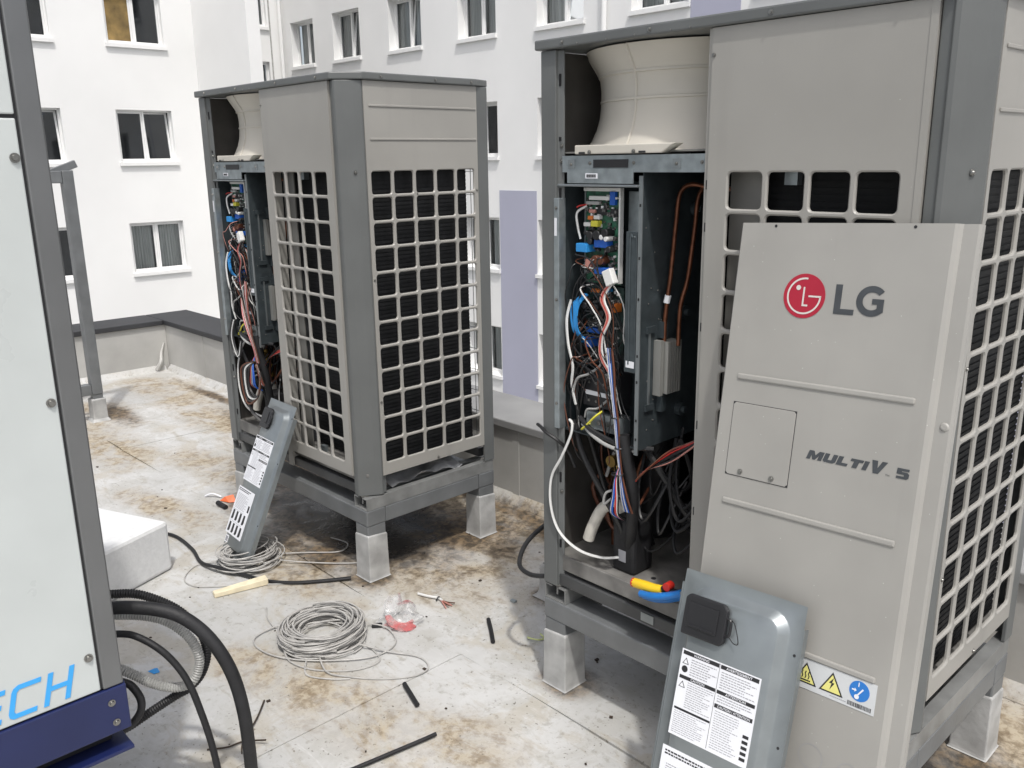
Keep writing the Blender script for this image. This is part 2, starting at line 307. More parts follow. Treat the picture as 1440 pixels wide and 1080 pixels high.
# ------------------------------------------------------------------ the setting: ground, roof, parapets
def struct(o): o['kind'] = 'structure'; return o
g = MB().quad((-900, -900, -9), (900, -900, -9), (900, 900, -9), (-900, 900, -9)); struct(g.build('ground', GROUND))
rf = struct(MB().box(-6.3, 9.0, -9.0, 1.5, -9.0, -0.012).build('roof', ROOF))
ys = [1.12, -0.10, -1.55, -3.0, -4.5, -6.0, -7.5, -9.0]
for i in range(len(ys)-1):
    xs = [[-5.92, -3.85, 2.35, 9.0], [-5.92, -4.7, -0.35, 4.2, 9.0], [-5.92, -1.9, 2.9, 9.0]][i % 3]
    for j in range(len(xs)-1):
        h = -0.0024*((i+j) % 2) - 0.0006*(i % 2)
        n_ = 24; a = [(xs[j]+(xs[j+1]-xs[j])*k/n_, ys[i+1]+0.0015+0.006*math.sin(k*0.9+i)) for k in range(n_+1)]; b = [(xs[j]+(xs[j+1]-xs[j])*k/n_, ys[i]-0.0015+0.006*math.sin(k*0.9+i-1)) for k in range(n_, -1, -1)]
        a = [(x + (0.0015 if k == 0 else 0), y) for k, (x, y) in enumerate(a)]; b = [(x + (0.0015 if k == n_ else 0), y) for k, (x, y) in enumerate(b)]
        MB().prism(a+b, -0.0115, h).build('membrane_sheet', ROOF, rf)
# parapet walls
def parapet(name, label, box, cop_runs, along):
    t = thing(name, label, 'parapet wall', (0, 0, 0))
    MB().box(*box).build('wall_body', PARA, t)
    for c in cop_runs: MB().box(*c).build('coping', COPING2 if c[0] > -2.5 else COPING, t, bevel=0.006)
    return t
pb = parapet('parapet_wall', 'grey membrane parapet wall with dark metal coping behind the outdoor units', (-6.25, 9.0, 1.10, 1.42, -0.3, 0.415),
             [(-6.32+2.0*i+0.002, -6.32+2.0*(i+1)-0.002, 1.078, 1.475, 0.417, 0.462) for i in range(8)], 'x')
# rendered fillet at the foot of the wall
MB().prism([(1.10, 0.0), (1.10, 0.05), (1.055, 0.0)], -5.9, 9.0, 'x').build('fillet', ROOF, pb)
for x in (-5.2, -3.55, -1.32, 0.4, 1.95): MB().box(x, x+0.05, 1.0965, 1.10, 0.04, 0.41).build('lap_strip', PARA, pb)
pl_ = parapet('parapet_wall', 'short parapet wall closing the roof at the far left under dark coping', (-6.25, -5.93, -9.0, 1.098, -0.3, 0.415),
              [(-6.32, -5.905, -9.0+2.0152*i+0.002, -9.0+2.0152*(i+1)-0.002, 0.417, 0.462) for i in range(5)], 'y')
MB().prism([(-5.93, 0.0), (-5.885, 0.0), (-5.93, 0.05)], -8.9, 1.055, 'y').build('fillet', ROOF, pl_)
cr = [(-5.90, 0.97, 0.02), (-5.87, 1.00, 0.09), (-5.915, 1.03, 0.16), (-5.93, 1.07, 0.25)]
MB().tube(cr, 0.018, 6, lambda i: 1.2-0.04*i).build('creased_corner_patch', PARA, pl_)

# ------------------------------------------------------------------ hotel
hotel = thing('hotel', 'white rendered hotel with rows of windows and lilac bands across the courtyard', 'building', (-15, 13.4, -9))
HI = Matrix.Translation((15, -13.4, 9))
def wall_holes(mb, U0, U1, V0, V1, holes, P, depth):
    us = sorted({U0, U1, *[h[0] for h in holes], *[h[1] for h in holes]}); vs = sorted({V0, V1, *[h[2] for h in holes], *[h[3] for h in holes]})
    for i in range(len(us)-1):
        for j in range(len(vs)-1):
            cu, cv = (us[i]+us[i+1])/2, (vs[j]+vs[j+1])/2
            if any(h[0] < cu < h[1] and h[2] < cv < h[3] for h in holes): continue
            mb.quad(P(us[i], vs[j], 0), P(us[i+1], vs[j], 0), P(us[i+1], vs[j+1], 0), P(us[i], vs[j+1], 0))
    for a, b, c, d in holes:
        for p, q in (((a, c), (b, c)), ((b, c), (b, d)), ((b, d), (a, d)), ((a, d), (a, c))): mb.quad(P(*p, 0), P(*q, 0), P(*q, depth), P(*p, depth))
def pbox(mb, P, u0, u1, v0, v1, d0, d1):
    vs = [P(u, v, d) for d in (d0, d1) for v in (v0, v1) for u in (u0, u1)]
    mb.add(vs, [(0, 2, 3, 1), (4, 5, 7, 6), (0, 1, 5, 4), (2, 6, 7, 3), (0, 4, 6, 2), (1, 3, 7, 5)])
def window(P, a, b, c, d, depth, curtain, tilt=False, ply=False, label=None):
    f = MB(); t = 0.04; dd = depth-0.07
    pbox(f, P, a, b, c, c+t, dd, depth); pbox(f, P, a, b, d-t, d, dd, depth); pbox(f, P, a, a+t, c+t, d-t, dd, depth); pbox(f, P, b-t, b, c+t, d-t, dd, depth)
    m_ = (a+b)/2; pbox(f, P, m_-0.022, m_+0.022, c+t, d-t, dd, depth)
    fo = f.xf(HI).build('window', PVC, hotel, label=label)
    sl = MB(); pbox(sl, P, a-0.05, b+0.05, c-0.09, c-0.002, -0.07, depth-0.02); sl.xf(HI).build('sill', PVC, fo)
    for k, (p, q) in enumerate(((a+t, m_-0.022), (m_+0.022, b-t))):
        s_ = MB(); w_ = 0.042; lean = 0.13 if (tilt and k == 1) else 0.0; z0, z1 = c+t+0.003, d-t-0.003; p2, q2 = p+0.003, q-0.003
        def PL(u, v, e): return P(u, v, e+lean*(v-z0)/(z1-z0))
        pbox(s_, PL, p2, q2, z0, z0+w_, dd+0.012, dd+0.06); pbox(s_, PL, p2, q2, z1-w_, z1, dd+0.012, dd+0.06); pbox(s_, PL, p2, p2+w_, z0+w_, z1-w_, dd+0.012, dd+0.06); pbox(s_, PL, q2-w_, q2, z0+w_, z1-w_, dd+0.012, dd+0.06)
        s_.xf(HI).build('sash', PVC, fo)
        if ply and k == 0:
            pn = MB(); pbox(pn, PL, p2+w_, q2-w_, z0+w_, z1-w_, dd+0.03, dd+0.045); pn.xf(HI).build('board', PLY, fo)
        else:
            pn = MB(); pn.quad(PL(p2+w_, z0+w_, dd+0.035), PL(q2-w_, z0+w_, dd+0.035), PL(q2-w_, z1-w_, dd+0.035), PL(p2+w_, z1-w_, dd+0.035)); pn.xf(HI).build('pane', GLASS, fo)
    if curtain:
        cu = MB(); n_ = 40; ph = random.random()*6; g0 = random.uniform(0.06, 0.2)
        for (p, q) in ((a+0.02, m_-g0*0.6), (m_+g0*0.4, b-0.02)):
            k0 = len(cu.v)
            for i in range(n_+1):
                u = p+(q-p)*i/n_; e = depth+0.12+0.035*math.sin(i*1.35+ph)+0.015*math.sin(i*0.5+ph*2)
                cu.v += [tuple(P(u, c-0.1, e)), tuple(P(u, d+0.05, e-0.01))]
            for i in range(n_): cu.f.append((k0+2*i, k0+2*i+2, k0+2*i+3, k0+2*i+1))
        cu.xf(HI).build('curtain', CURT, fo, True)
ZS = [7.66, 4.79, 1.90, -0.95, -3.80]; WH = 1.33
PR_ = lambda u, v, e: Vector((u, 13.4+e, v))
cols = [-24.45, -22.02, -19.18, -16.20, -13.37, -10.57, -7.6, -4.75, -1.9, 0.95, 3.8]
holesR = []; jobs = []
for ci, x in enumerate(cols):
    wd = [1.35, 1.42, 1.46, 1.42, 1.46, 1.45][ci] if ci < 6 else 1.45
    for zi, z in enumerate(ZS):
        holesR.append((x, x+wd, z, z+WH)); jobs.append((x, x+wd, z, z+WH, ci, zi))
m_ = MB(); wall_holes(m_, -25.0, 14.0, -9.0, 10.5, holesR, PR_, 0.33); m_.xf(HI).build('facade', PLASTER, hotel)
for (a, b, c, d, ci, zi) in jobs:
    if zi == 0 and ci > 7: continue
    window(PR_, a, b, c, d, 0.30, curtain=not (zi == 2 and ci == 3), tilt=(ci in (1, 2, 4) and zi == 1))
for (a, b, z0, z1) in ((-14.74, -13.41, -9.0, 1.07), (-9.06, -7.92, -9.0, 10.5), (-3.2, -2.0, -9.0, 1.07)):
    q = MB(); pbox(q, PR_, a, b, z0, z1, -0.015, -0.002); q.xf(HI).build('lilac_band', LILAC, hotel)
bk = MB(); bk.quad((-25, 14.9, -9), (14, 14.9, -9), (14, 14.9, 10.5), (-25, 14.9, 10.5)); bk.quad((-25, 13.41, 10.5), (14, 13.41, 10.5), (14, 14.9, 10.5), (-25, 14.9, 10.5)); bk.xf(HI).build('room_back', DARKR, hotel)
PX = lambda X: (lambda u, v, e: Vector((X-e, u, v)))
PL1 = PX(-21.75); holesL = []; jobs = []
for ci, y in enumerate([6.66, 3.91, 1.16, -1.59, -4.34]):
    for zi, z in enumerate(ZS): holesL.append((y, y+1.44, z, z+1.30)); jobs.append((y, y+1.44, z, z+1.30, ci, zi))
m_ = MB(); wall_holes(m_, -7.0, 8.92, -9.0, 10.5, holesL, PL1, 0.22); m_.xf(HI).build('facade', PLASTER, hotel)
for (a, b, c, d, ci, zi) in jobs: window(PL1, a, b, c, d, 0.19, curtain=(zi == 3 and ci in (0, 2)) or (zi == 1 and ci == 3), tilt=(ci < 2 and zi == 2), ply=(ci == 0 and zi == 1), label='half open window with a plywood board in its left sash' if (ci == 0 and zi == 1) else None)
bk = MB(); bk.quad((-23.3, -7, -9), (-23.3, 8.9, -9), (-23.3, 8.9, 10.5), (-23.3, -7, 10.5)); bk.quad((-21.76, -7, 10.5), (-21.76, 8.9, 10.5), (-23.3, 8.9, 10.5), (-23.3, -7, 10.5)); bk.xf(HI).build('room_back', DARKR, hotel)
MB().box(-21.75, -18.80, 8.922, 9.27, -9, 10.5).xf(HI).build('fin_wall', PLASTER, hotel)
PD = PX(-25.0); hd = [(11.55, 12.88, 6.02, 7.35), (11.55, 12.88, 3.68, 4.98), (11.55, 12.88, 0.75, 2.1)]
m_ = MB(); wall_holes(m_, 8.9, 13.4, -9, 10.5, hd, PD, 0.2); m_.xf(HI).build('facade', PLASTER, hotel)
for h in hd: window(PD, *h, 0.18, curtain=(h[2] > 5))
MB().quad((-26.3, 8.9, -9), (-26.3, 13.4, -9), (-26.3, 13.4, 10.5), (-26.3, 8.9, 10.5)).xf(HI).build('room_back', DARKR, hotel)
tag(MB().cyl((-24.86, 13.27, -9), (-24.86, 13.27, 10.5), 0.06, 12).build('drain_pipe', PLASTER, None, True), 'white drain pipe in the inner corner of the hotel facades', 'pipe', 'drain pipes on the hotel')
tag(MB().cyl((-11.25, 13.31, -9), (-11.25, 13.31, 10.5), 0.06, 12).build('drain_pipe', PLASTER, None, True), 'white drain pipe on the hotel between windows above the open unit', 'pipe', 'drain pipes on the hotel')
tag(MB().tube([(-21.6, 11.1, 10.5), (-21.6, 11.1, 4.3), (-21.58, 11.12, 2.0), (-21.6, 11.1, -8.99)], 0.022, 5).build('hanging_cable', CABLEG, None), 'thin dark cable hanging down in front of the upper hotel window', 'cable')

# ------------------------------------------------------------------ outdoor unit builder
W, D, H, ZB = 1.26, 0.76, 1.776, 0.396
def grille(mb, cols, rows, u0, vtop, pu, pv, hw, hh, U0, U1, V0, V1, T, th=0.006, rad=0.011, bev=0.004):
    """solid plate U0..U1 x V0..V1 with rounded holes; T(u,v,d)->xyz, d inward"""
    cu0, cu1 = u0-(pu-hw)/2, u0+pu*(cols-1)+hw+(pu-hw)/2; cv1, cv0 = vtop+(pv-hh)/2, vtop-pv*(rows-1)-hh-(pv-hh)/2
    def q(a, b, c, d): mb.quad(T(a, c, 0), T(b, c, 0), T(b, d, 0), T(a, d, 0))
    q(U0, cu0, V0, V1); q(cu1, U1, V0, V1); q(cu0, cu1, V0, cv0); q(cu0, cu1, cv1, V1)
    for i in range(cols):
        for j in range(rows):
            a = u0+pu*i; b = a+hw; d = vtop-pv*j; c = d-hh
            A, B, Cc, Dd = a-(pu-hw)/2, b+(pu-hw)/2, c-(pv-hh)/2, d+(pv-hh)/2
            def loop(e):
                r = rad+e; L = []
                for (cx, cy, s0) in ((b+e-r, d+e-r, 0), (a-e+r, d+e-r, 90), (a-e+r, c-e+r, 180), (b+e-r, c-e+r, 270)):
                    for k in range(4):
                        t = R(s0+30*k); L.append((cx+r*math.cos(t), cy+r*math.sin(t)))
                return L
            l0, l1 = loop(bev), loop(0); k0 = len(mb.v)
            outer = []
            for n_, (x, y) in enumerate(l0):
                qd, k = n_//4, n_ % 4
                X = B if qd in (0, 3) else A; Y = Dd if qd in (0, 1) else Cc
                e0 = {0: (X, y), 1: (x, Y), 2: (X, y), 3: (x, Y)}[qd]; e1 = {0: (x, Y), 1: (X, y), 2: (x, Y), 3: (X, y)}[qd]
                outer.append(e0 if k == 0 else e1 if k == 3 else (X, Y))
            for Lp, dp in ((outer, 0), (l0, 0), (l1, bev), (l1, th+0.003)): mb.v += [tuple(T(x, y, dp)) for x, y in Lp]
            for s_ in range(3):
                for n_ in range(16):
                    m2 = (n_+1) % 16; mb.f.append((k0+s_*16+n_, k0+s_*16+m2, k0+s_*16+16+m2, k0+s_*16+16+n_))
    # outer edge returns
    for (p, r_) in (((U0, V0), (U1, V0)), ((U1, V0), (U1, V1)), ((U1, V1), (U0, V1)), ((U0, V1), (U0, V0))): mb.quad(T(*p, 0), T(*r_, 0), T(*r_, 0.018), T(*p, 0.018))
    return mb

def wire(parent, pts, colr, r=0.0032, name='wire', n=5, sub=6, m=None):
    return MB().tube(pts, r, n, sub=sub).build(name, m or WM[colr], parent, True)

def build_unit(loc, rz, label, near, seed):
    rnd = random.Random(seed)
    u = thing('outdoor_unit', label, 'outdoor unit', loc, rz, 'air conditioner outdoor units on steel stands')
    # posts
    MB().prism([(0.0, 0.0), (0.062, 0.0), (0.062, 0.012), (0.078, 0.020), (0.078, 0.026), (0.050, 0.020), (0.050, 0.014), (0.012, 0.014), (0.012, 0.06), (0.0, 0.06)], 0.0, 1.745).build('corner_post', POST, u, bevel=0.003)
    MB().prism([(1.1685, 0.030), (1.1685, 0.006), (1.192, 0.005), (1.197, -0.001), (1.208, 0.002), (1.226, 0.026), (1.250, 0.064), (1.262, 0.088), (1.262, 0.096), (1.252, 0.101), (1.252, 0.118), (1.236, 0.118), (1.236, 0.09), (1.190, 0.030)], 0.0, 1.745).build('corner_post', POST, u, bevel=0.002)
    MB().prism([(1.262, 0.700), (1.262, 0.762), (1.205, 0.762), (1.205, 0.752), (1.250, 0.752), (1.250, 0.700)], -0.004, 1.745).build('corner_post', POST, u, bevel=0.002)
    MB().prism([(0.0, 0.70), (0.012, 0.70), (0.012, 0.75), (0.05, 0.75), (0.05, 0.76), (0.0, 0.76)], 0.0, 1.745).build('corner_post', POST, u)
    mul = MB().prism([(0.598, 0.022), (0.598, 0.004), (0.640, 0.004), (0.640, 0.06), (0.630, 0.06), (0.630, 0.022)], 0.0, 1.745).build('mullion', BEIGE, u, bevel=0.002)
    for z in (1.36, 1.25, 0.98, 0.70, 0.44, 0.22): MB().box(0.606, 0.612, 0.001, 0.0045, z-0.012, z+0.012).build('slot', BLACK, u)
    screw(u, 0.622, 0.003, 1.30, s=0.8); screw(u, 0.622, 0.003, 0.50, s=0.8)
    for z, h in ((1.66, 0.035), (1.49, 0.012), (1.33, 0.03), (0.93, 0.02), (0.62, 0.02), (0.40, 0.035), (0.16, 0.03)): MB().box(0.064, 0.0705, 0.0105, 0.0155, z-h/2, z+h/2, Matrix.Translation((0, 0.0015, 0))).build('slot', BLACK, u)
    for z in (1.47, 1.425, 1.08, 0.35): screw(u, 0.072, 0.015, z, s=0.7)
    # top cover: rim with chamfer, roof plate, fan guards
    pts = [(-0.014, -0.014), (1.195, -0.014), (1.276, 0.088), (1.276, 0.69), (1.25, 0.776), (-0.014, 0.776)]
    MB().prism(pts, 1.747, 1.776).build('top_cover', POST, u, bevel=0.005)
    for cx in (0.315, 0.888):
        rg = MB()
        for r in (0.06, 0.12, 0.18, 0.24, 0.30): rg.tube([(cx+r*math.cos(a), 0.38+r*math.sin(a), 1.779) for a in [2*math.pi*i/24 for i in range(25)]], 0.003, 4, smooth=False)
        for a in range(8): rg.cyl((cx, 0.38, 1.779), (cx+0.33*math.cos(a*math.pi/4), 0.38+0.33*math.sin(a*math.pi/4), 1.777), 0.003, 4)
        rg.build('fan_guard', POST, u)
    for x in (0.1, 0.42, 0.78, 1.1): screw(u, x, -0.0145, 1.761, s=0.7)
    for y in (0.18, 0.46, 0.66): screw(u, 1.2765, y, 1.761, '+x', 0.7)
    for x in (0.16, 0.27, 0.37, 0.49, 0.55): screw(u, x, -0.0145, 1.753, s=0.3)
    # front grille panel, side grille panel
    gp = MB(); grille(gp, 4, 12, 0.6731, 1.3926, 0.1142, 0.1053, 0.0978, 0.0922, 0.612, 1.166, 0.085, 1.745, lambda a, b, d: (a, -0.002+d, b))
    fp = gp.build('front_grille_panel', BEIGE, u, True)
    MB().box(1.150, 1.1665, -0.0035, -0.0025, 0.09, 1.742).build('hem', BEIGE, fp)
    for z in (0.11, 1.68): screw(fp, 0.618, -0.003, z, s=0.6)
    gp = MB(); grille(gp, 5, 12, 0.1202, 1.3926, 0.1142, 0.1053, 0.0978, 0.0922, 0.098, 0.698, 0.085, 1.745, lambda a, b, d: (1.263-d, a, b))
    sp = gp.build('side_grille_panel', BEIGE, u, True)
    for z in (1.655, 1.525):
        MB().prism([(0.12, z), (0.69, z), (0.69, z-0.009), (0.12, z-0.009)], 1.2632, 1.2668, 'x').build('rib', BEIGE, sp, bevel=0.0028)
    screw(sp, 1.2635, 0.107, 0.95, '+x', 0.6); screw(sp, 1.2635, 0.107, 0.42, '+x', 0.6); screw(sp, 1.2635, 0.69, 1.30, '+x', 0.6); screw(sp, 1.2635, 0.41, 0.095, '+x', 0.7); screw(sp, 1.2635, 0.35, 1.296, '+x', 0.45)
    screw(u, 1.245, 0.055, 1.39, '+x', 0.9)
    # closing plates and coils
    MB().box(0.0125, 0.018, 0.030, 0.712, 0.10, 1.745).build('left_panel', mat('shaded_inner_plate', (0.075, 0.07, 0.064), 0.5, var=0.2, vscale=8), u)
    MB().box(0.641, 0.734, 0.066, 0.072, 0.10, 1.716).build('divider_plate', INNER, u)  # inner grey instead of panel beige: shade behind the grille put into the colour
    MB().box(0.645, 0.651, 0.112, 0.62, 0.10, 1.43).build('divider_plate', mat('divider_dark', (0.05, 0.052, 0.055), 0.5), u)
    if True:
        for z in (1.395, 0.13): MB().box(0.80, 0.835, 0.06, 0.085, z-0.035, z).build('coil_bracket', GALV, u)
    def coil(x0, x1, y0, y1, axis):
        core = MB().box(x0, x1, y0, y1, 0.11, 1.45).build('coil', FIN, u)
        sl = MB(); z = 0.115; k = 0
        while z < 1.445:
            if axis == 'x': sl.box(x0+0.001, x1-0.001, y0-0.0028, y0-0.0005, z, z+0.012)
            else: sl.box(x1+0.0005, x1+0.0028, y0+0.001, y1-0.001, z, z+0.012)
            z += 0.0175; k += 1
        sl.build('coil_fins', FIN, core, kind='stuff')
    coil(0.70, 1.17, 0.125, 0.165, 'x'); coil(1.185, 1.225, 0.125, 0.655, 'y'); coil(0.06, 1.10, 0.70, 0.735, 'x')
    gw = MB()
    for i in range(13): gw.cyl((1.09, 0.757, 0.12+0.105*i), (1.21, 0.757, 0.12+0.105*i), 0.0016, 4)
    gw.cyl((1.14, 0.7585, 0.1), (1.14, 0.7585, 1.42), 0.0016, 4); gw.build('rear_guard', POST, u)
    MB().box(0.02, 1.20, 0.03, 0.74, 1.447, 1.452).build('fan_deck', INNER, u)
    # fan shroud
    for cx in (0.315, 0.888):
        prof = [(0.356, 1.452), (0.348, 1.462), (0.334, 1.485), (0.320, 1.515), (0.310, 1.55), (0.306, 1.585), (0.305, 1.63), (0.309, 1.665), (0.322, 1.69), (0.338, 1.715), (0.354, 1.742)]
        sh = MB().lathe(prof, cx, 0.385, 96).build('fan_shroud', CREAM, u, True)
        rb = MB()
        for zz, rr in ((1.672, 0.312), (1.598, 0.3055)): rb.lathe([(rr-0.002, zz-0.005), (rr+0.004, zz-0.003), (rr+0.004, zz+0.003), (rr-0.002, zz+0.005)], cx, 0.385, 72)
        for a in (-92, -38, -148, 20, 80, 140): rb.tube([(cx+(r+0.001)*math.cos(R(a)), 0.385+(r+0.001)*math.sin(R(a)), z) for r, z in prof], 0.0045, 6, smooth=False)
        rb.build('stiffening_ribs', CREAM, sh, True)
        MB().cyl((cx, 0.385, 1.53), (cx, 0.385, 1.64), 0.09, 24).build('fan_hub', BLACK, sh, True)
    bx = MB().prism([(0.135, 1.444), (0.135, 1.470), (0.500, 1.470), (0.455, 1.444)], 0.004, 0.05, 'y').build('shroud_lip', CREAM, u, bevel=0.003)
    for x in (0.195, 0.36): screw(bx, x, 0.003, 1.449, s=0.7)
    for x in (0.165, 0.39): MB().box(x-0.012, x+0.012, 0.0028, 0.0044, 1.4445, 1.4505).build('slot', BLACK, bx)
    # galvanised cross bar
    cb = MB().box(0.078, 0.598, 0.012, 0.018, 1.392, 1.440).box(0.078, 0.598, 0.018, 0.045, 1.437, 1.440).build('cross_bar', GALV, u)
    MB().box(0.205, 0.335, 0.0095, 0.0125, 1.405, 1.428).build('slot', BLACK, cb)
    for x in (0.118, 0.505): MB().box(x-0.013, x+0.013, 0.008, 0.0118, 1.402, 1.428).build('tab', GALVL, cb); screw(cb, x, 0.008, 1.415, s=0.55)
    for x in (0.585, 0.19, 0.355): screw(cb, x, 0.0115, 1.418, s=0.6)
    # control box
    X0, X1, Y1, Z0, Z1 = 0.062, 0.385, 0.325, 0.565, 1.362
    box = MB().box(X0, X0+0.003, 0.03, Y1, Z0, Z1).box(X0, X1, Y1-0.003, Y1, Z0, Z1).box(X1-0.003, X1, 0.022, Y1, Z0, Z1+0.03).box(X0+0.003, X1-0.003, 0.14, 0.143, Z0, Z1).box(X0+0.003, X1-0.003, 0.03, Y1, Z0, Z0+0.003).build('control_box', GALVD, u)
    hd_ = MB().box(0.10, 0.355, 0.010, 0.0135, 1.360, 1.402).build('box_header', GALV, box)
    MB().box(0.175, 0.222, 0.0085, 0.0098, 1.374, 1.389).build('sticker', PAPER, hd_)
    bc = MB()
    for i in range(12): bc.box(0.180+0.0031*i, 0.1815+0.0031*i+0.0008*(i % 2), 0.0078, 0.0084, 1.377, 1.386)
    bc.build('sticker_print', INK, hd_)
    MB().box(X0-0.004, X1-0.012, 0.006, 0.05, 1.350, 1.357).build('box_top_lip', GALVL, box, bevel=0.002)
    MB().box(X1-0.014, X1, 0.018, 0.0215, Z0-0.015, Z1+0.02).build('box_edge', GALVL, box)
    for z in (1.30, 1.15, 1.03, 0.86, 0.78, 0.66, 0.60): MB().box(X1-0.010, X1-0.005, 0.0165, 0.0182, z-0.004, z+0.004).build('slot', BLACK, box)
    MB().box(0.056, 0.078, -0.004, 0.028, 0.575, 1.315).build('box_flange', GALV, box, bevel=0.002)
    MB().box(0.060, 0.070, -0.0055, -0.0045, 1.20, 1.255).build('sticker', PAPER, box)
    for z in (1.285, 1.0, 0.66): screw(box, 0.067, -0.005, z, s=0.6)
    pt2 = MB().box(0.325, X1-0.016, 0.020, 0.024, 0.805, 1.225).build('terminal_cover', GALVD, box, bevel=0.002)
    MB().tube([(0.342, 0.0195, 0.83), (0.342, 0.0195, 1.19), (0.350, 0.0195, 1.208), (0.362, 0.0195, 1.208), (0.366, 0.0195, 1.19), (0.366, 0.0195, 0.86)], 0.003, 5, sub=3).build('embossed_groove', GALVD, pt2)
    MB().box(0.333, 0.364, 0.0185, 0.0197, 0.82, 0.84).build('sticker', PAPER, pt2)
    # side wall fittings
    def reactor(zc):
        r_ = MB().box(X1+0.001, X1+0.028, 0.085, 0.10, zc-0.085, zc+0.085)
        for k in range(6): r_.box(X1+0.001, X1+0.040, 0.105+0.012*k, 0.1125+0.012*k, zc-0.080, zc+0.080)
        ro = r_.build('heat_sink', mat('cast_aluminium', (0.33, 0.33, 0.31), 0.45, 0.4), box)
        for s_ in (-1, 1):
            MB().box(X1+0.001, X1+0.02, 0.105, 0.13, zc+s_*0.115-0.025, zc+s_*0.115+0.025).build('clip', GALVD, ro)
            MB().box(X1+0.001, X1+0.008, 0.045, 0.085, zc+s_*0.12-0.010, zc+s_*0.12+0.010).build('clip', GALVD, ro)
        MB().box(X1+0.001, X1+0.006, 0.058, 0.064, zc-0.11, zc+0.11).build('rail', GALVL, ro)
    if near: reactor(0.815)
    else: reactor(1.085); reactor(0.765)
    for z, y in ((0.97, 0.22), (0.66, 0.22), (1.28, 0.27)):
        MB().cyl((X1, y, z), (X1+0.018, y, z), 0.021, 18).cyl((X1+0.018, y, z), (X1+0.03, y, z), 0.010, 12).build('grommet', GALVD, box, True)
    for k in range(14): screw(box, X1+0.0005, rnd.uniform(0.035, 0.12), rnd.uniform(0.6, 1.36), '+x', 0.3)
    # boards and components
    pc = MB().box(0.120, 0.262, 0.075, 0.079, 1.055, 1.340).build('circuit_board', PCB, box)
    MB().box(0.118, 0.264, 0.066, 0.082, 1.335, 1.345).build('board_frame', WHITEP, pc); MB().box(0.258, 0.264, 0.066, 0.082, 1.06, 1.335).build('board_frame', WHITEP, pc); MB().box(0.118, 0.122, 0.07, 0.082, 1.06, 1.335).build('board_frame', GALVL, pc)
    MB().box(0.268, 0.320, 0.100, 0.103, 1.135, 1.335).build('bracket_plate', GALV, box, bevel=0.001)
    pc2 = MB().box(0.116, 0.266, 0.088, 0.092, 0.835, 1.045).build('circuit_board', mat('dark_board', (0.015, 0.04, 0.035), 0.4, var=0.4, vscale=60), box)
    comps = MB()
    for k in range(170):
        x, z = rnd.uniform(0.128, 0.250), rnd.uniform(0.85, 1.325); a, b, hgt = rnd.uniform(0.002, 0.008), rnd.uniform(0.002, 0.006), rnd.uniform(0.003, 0.014); y = 0.075 if z > 1.055 else 0.088
        if 1.03 < z < 1.07: continue
        comps.box(x-a, x+a, y-hgt, y-0.0002, z-b, z+b)
    comps.build('board_chips', mat('mixed_chips', (0.12, 0.115, 0.11), 0.5, var=0.9, vscale=180), pc, kind='stuff')
    comps = MB()
    for k in range(60):
        x, z = rnd.uniform(0.128, 0.250), rnd.uniform(0.85, 1.325); a, b, hgt = rnd.uniform(0.002, 0.006), rnd.uniform(0.002, 0.005), rnd.uniform(0.004, 0.012); y = 0.075 if z > 1.055 else 0.088
        if 1.03 < z < 1.07: continue
        comps.box(x-a, x+a, y-hgt, y-0.0003, z-b, z+b)
    comps.build('board_sockets', WHITEP, pc, kind='stuff')
    def comp(name, x, z, a, b, hgt, colr, m=None, y=0.075): MB().box(x-a, x+a, y-hgt, y-0.0005, z-b, z+b).build(name, m or WM[colr], pc, bevel=0.0015)
    comp('connector', 0.185, 1.315, 0.040, 0.006, 0.016, 'white'); comp('connector', 0.160, 1.300, 0.026, 0.005, 0.018, 'grey'); comp('connector', 0.172, 1.238, 0.014, 0.009, 0.022, 'yellow'); comp('connector', 0.142, 1.235, 0.013, 0.006, 0.022, 'white')
    comp('connector', 0.150, 1.255, 0.010, 0.006, 0.016, 'orange'); comp('connector', 0.176, 1.257, 0.012, 0.006, 0.016, 'white'); comp('connector', 0.140, 1.165, 0.022, 0.013, 0.045, 'sky'); comp('relay', 0.205, 1.180, 0.026, 0.012, 0.030, 'blue')
    comp('relay', 0.236, 1.315, 0.010, 0.020, 0.014, 'blue'); comp('chip', 0.238, 1.272, 0.014, 0.012, 0.008, 'black'); comp('chip', 0.185, 1.278, 0.022, 0.014, 0.006, 'black'); comp('relay', 0.215, 1.098, 0.030, 0.010, 0.035, 'blue')
    comp('connector', 0.155, 1.275, 0.012, 0.005, 0.014, 'pink'); comp('connector', 0.155, 1.118, 0.012, 0.012, 0.03, 'pink'); comp('connector', 0.155, 0.868, 0.014, 0.016, 0.040, 'blue', y=0.088); comp('connector', 0.17, 0.905, 0.035, 0.008, 0.028, 'blue', y=0.088)
    comp('connector', 0.250, 0.985, 0.009, 0.013, 0.035, 'orange', y=0.088); comp('connector', 0.205, 1.035, 0.018, 0.005, 0.02, 'sky', y=0.088); comp('connector', 0.165, 1.03, 0.018, 0.005, 0.02, 'orange', y=0.088); comp('connector', 0.178, 0.925, 0.014, 0.005, 0.03, 'white', y=0.088)
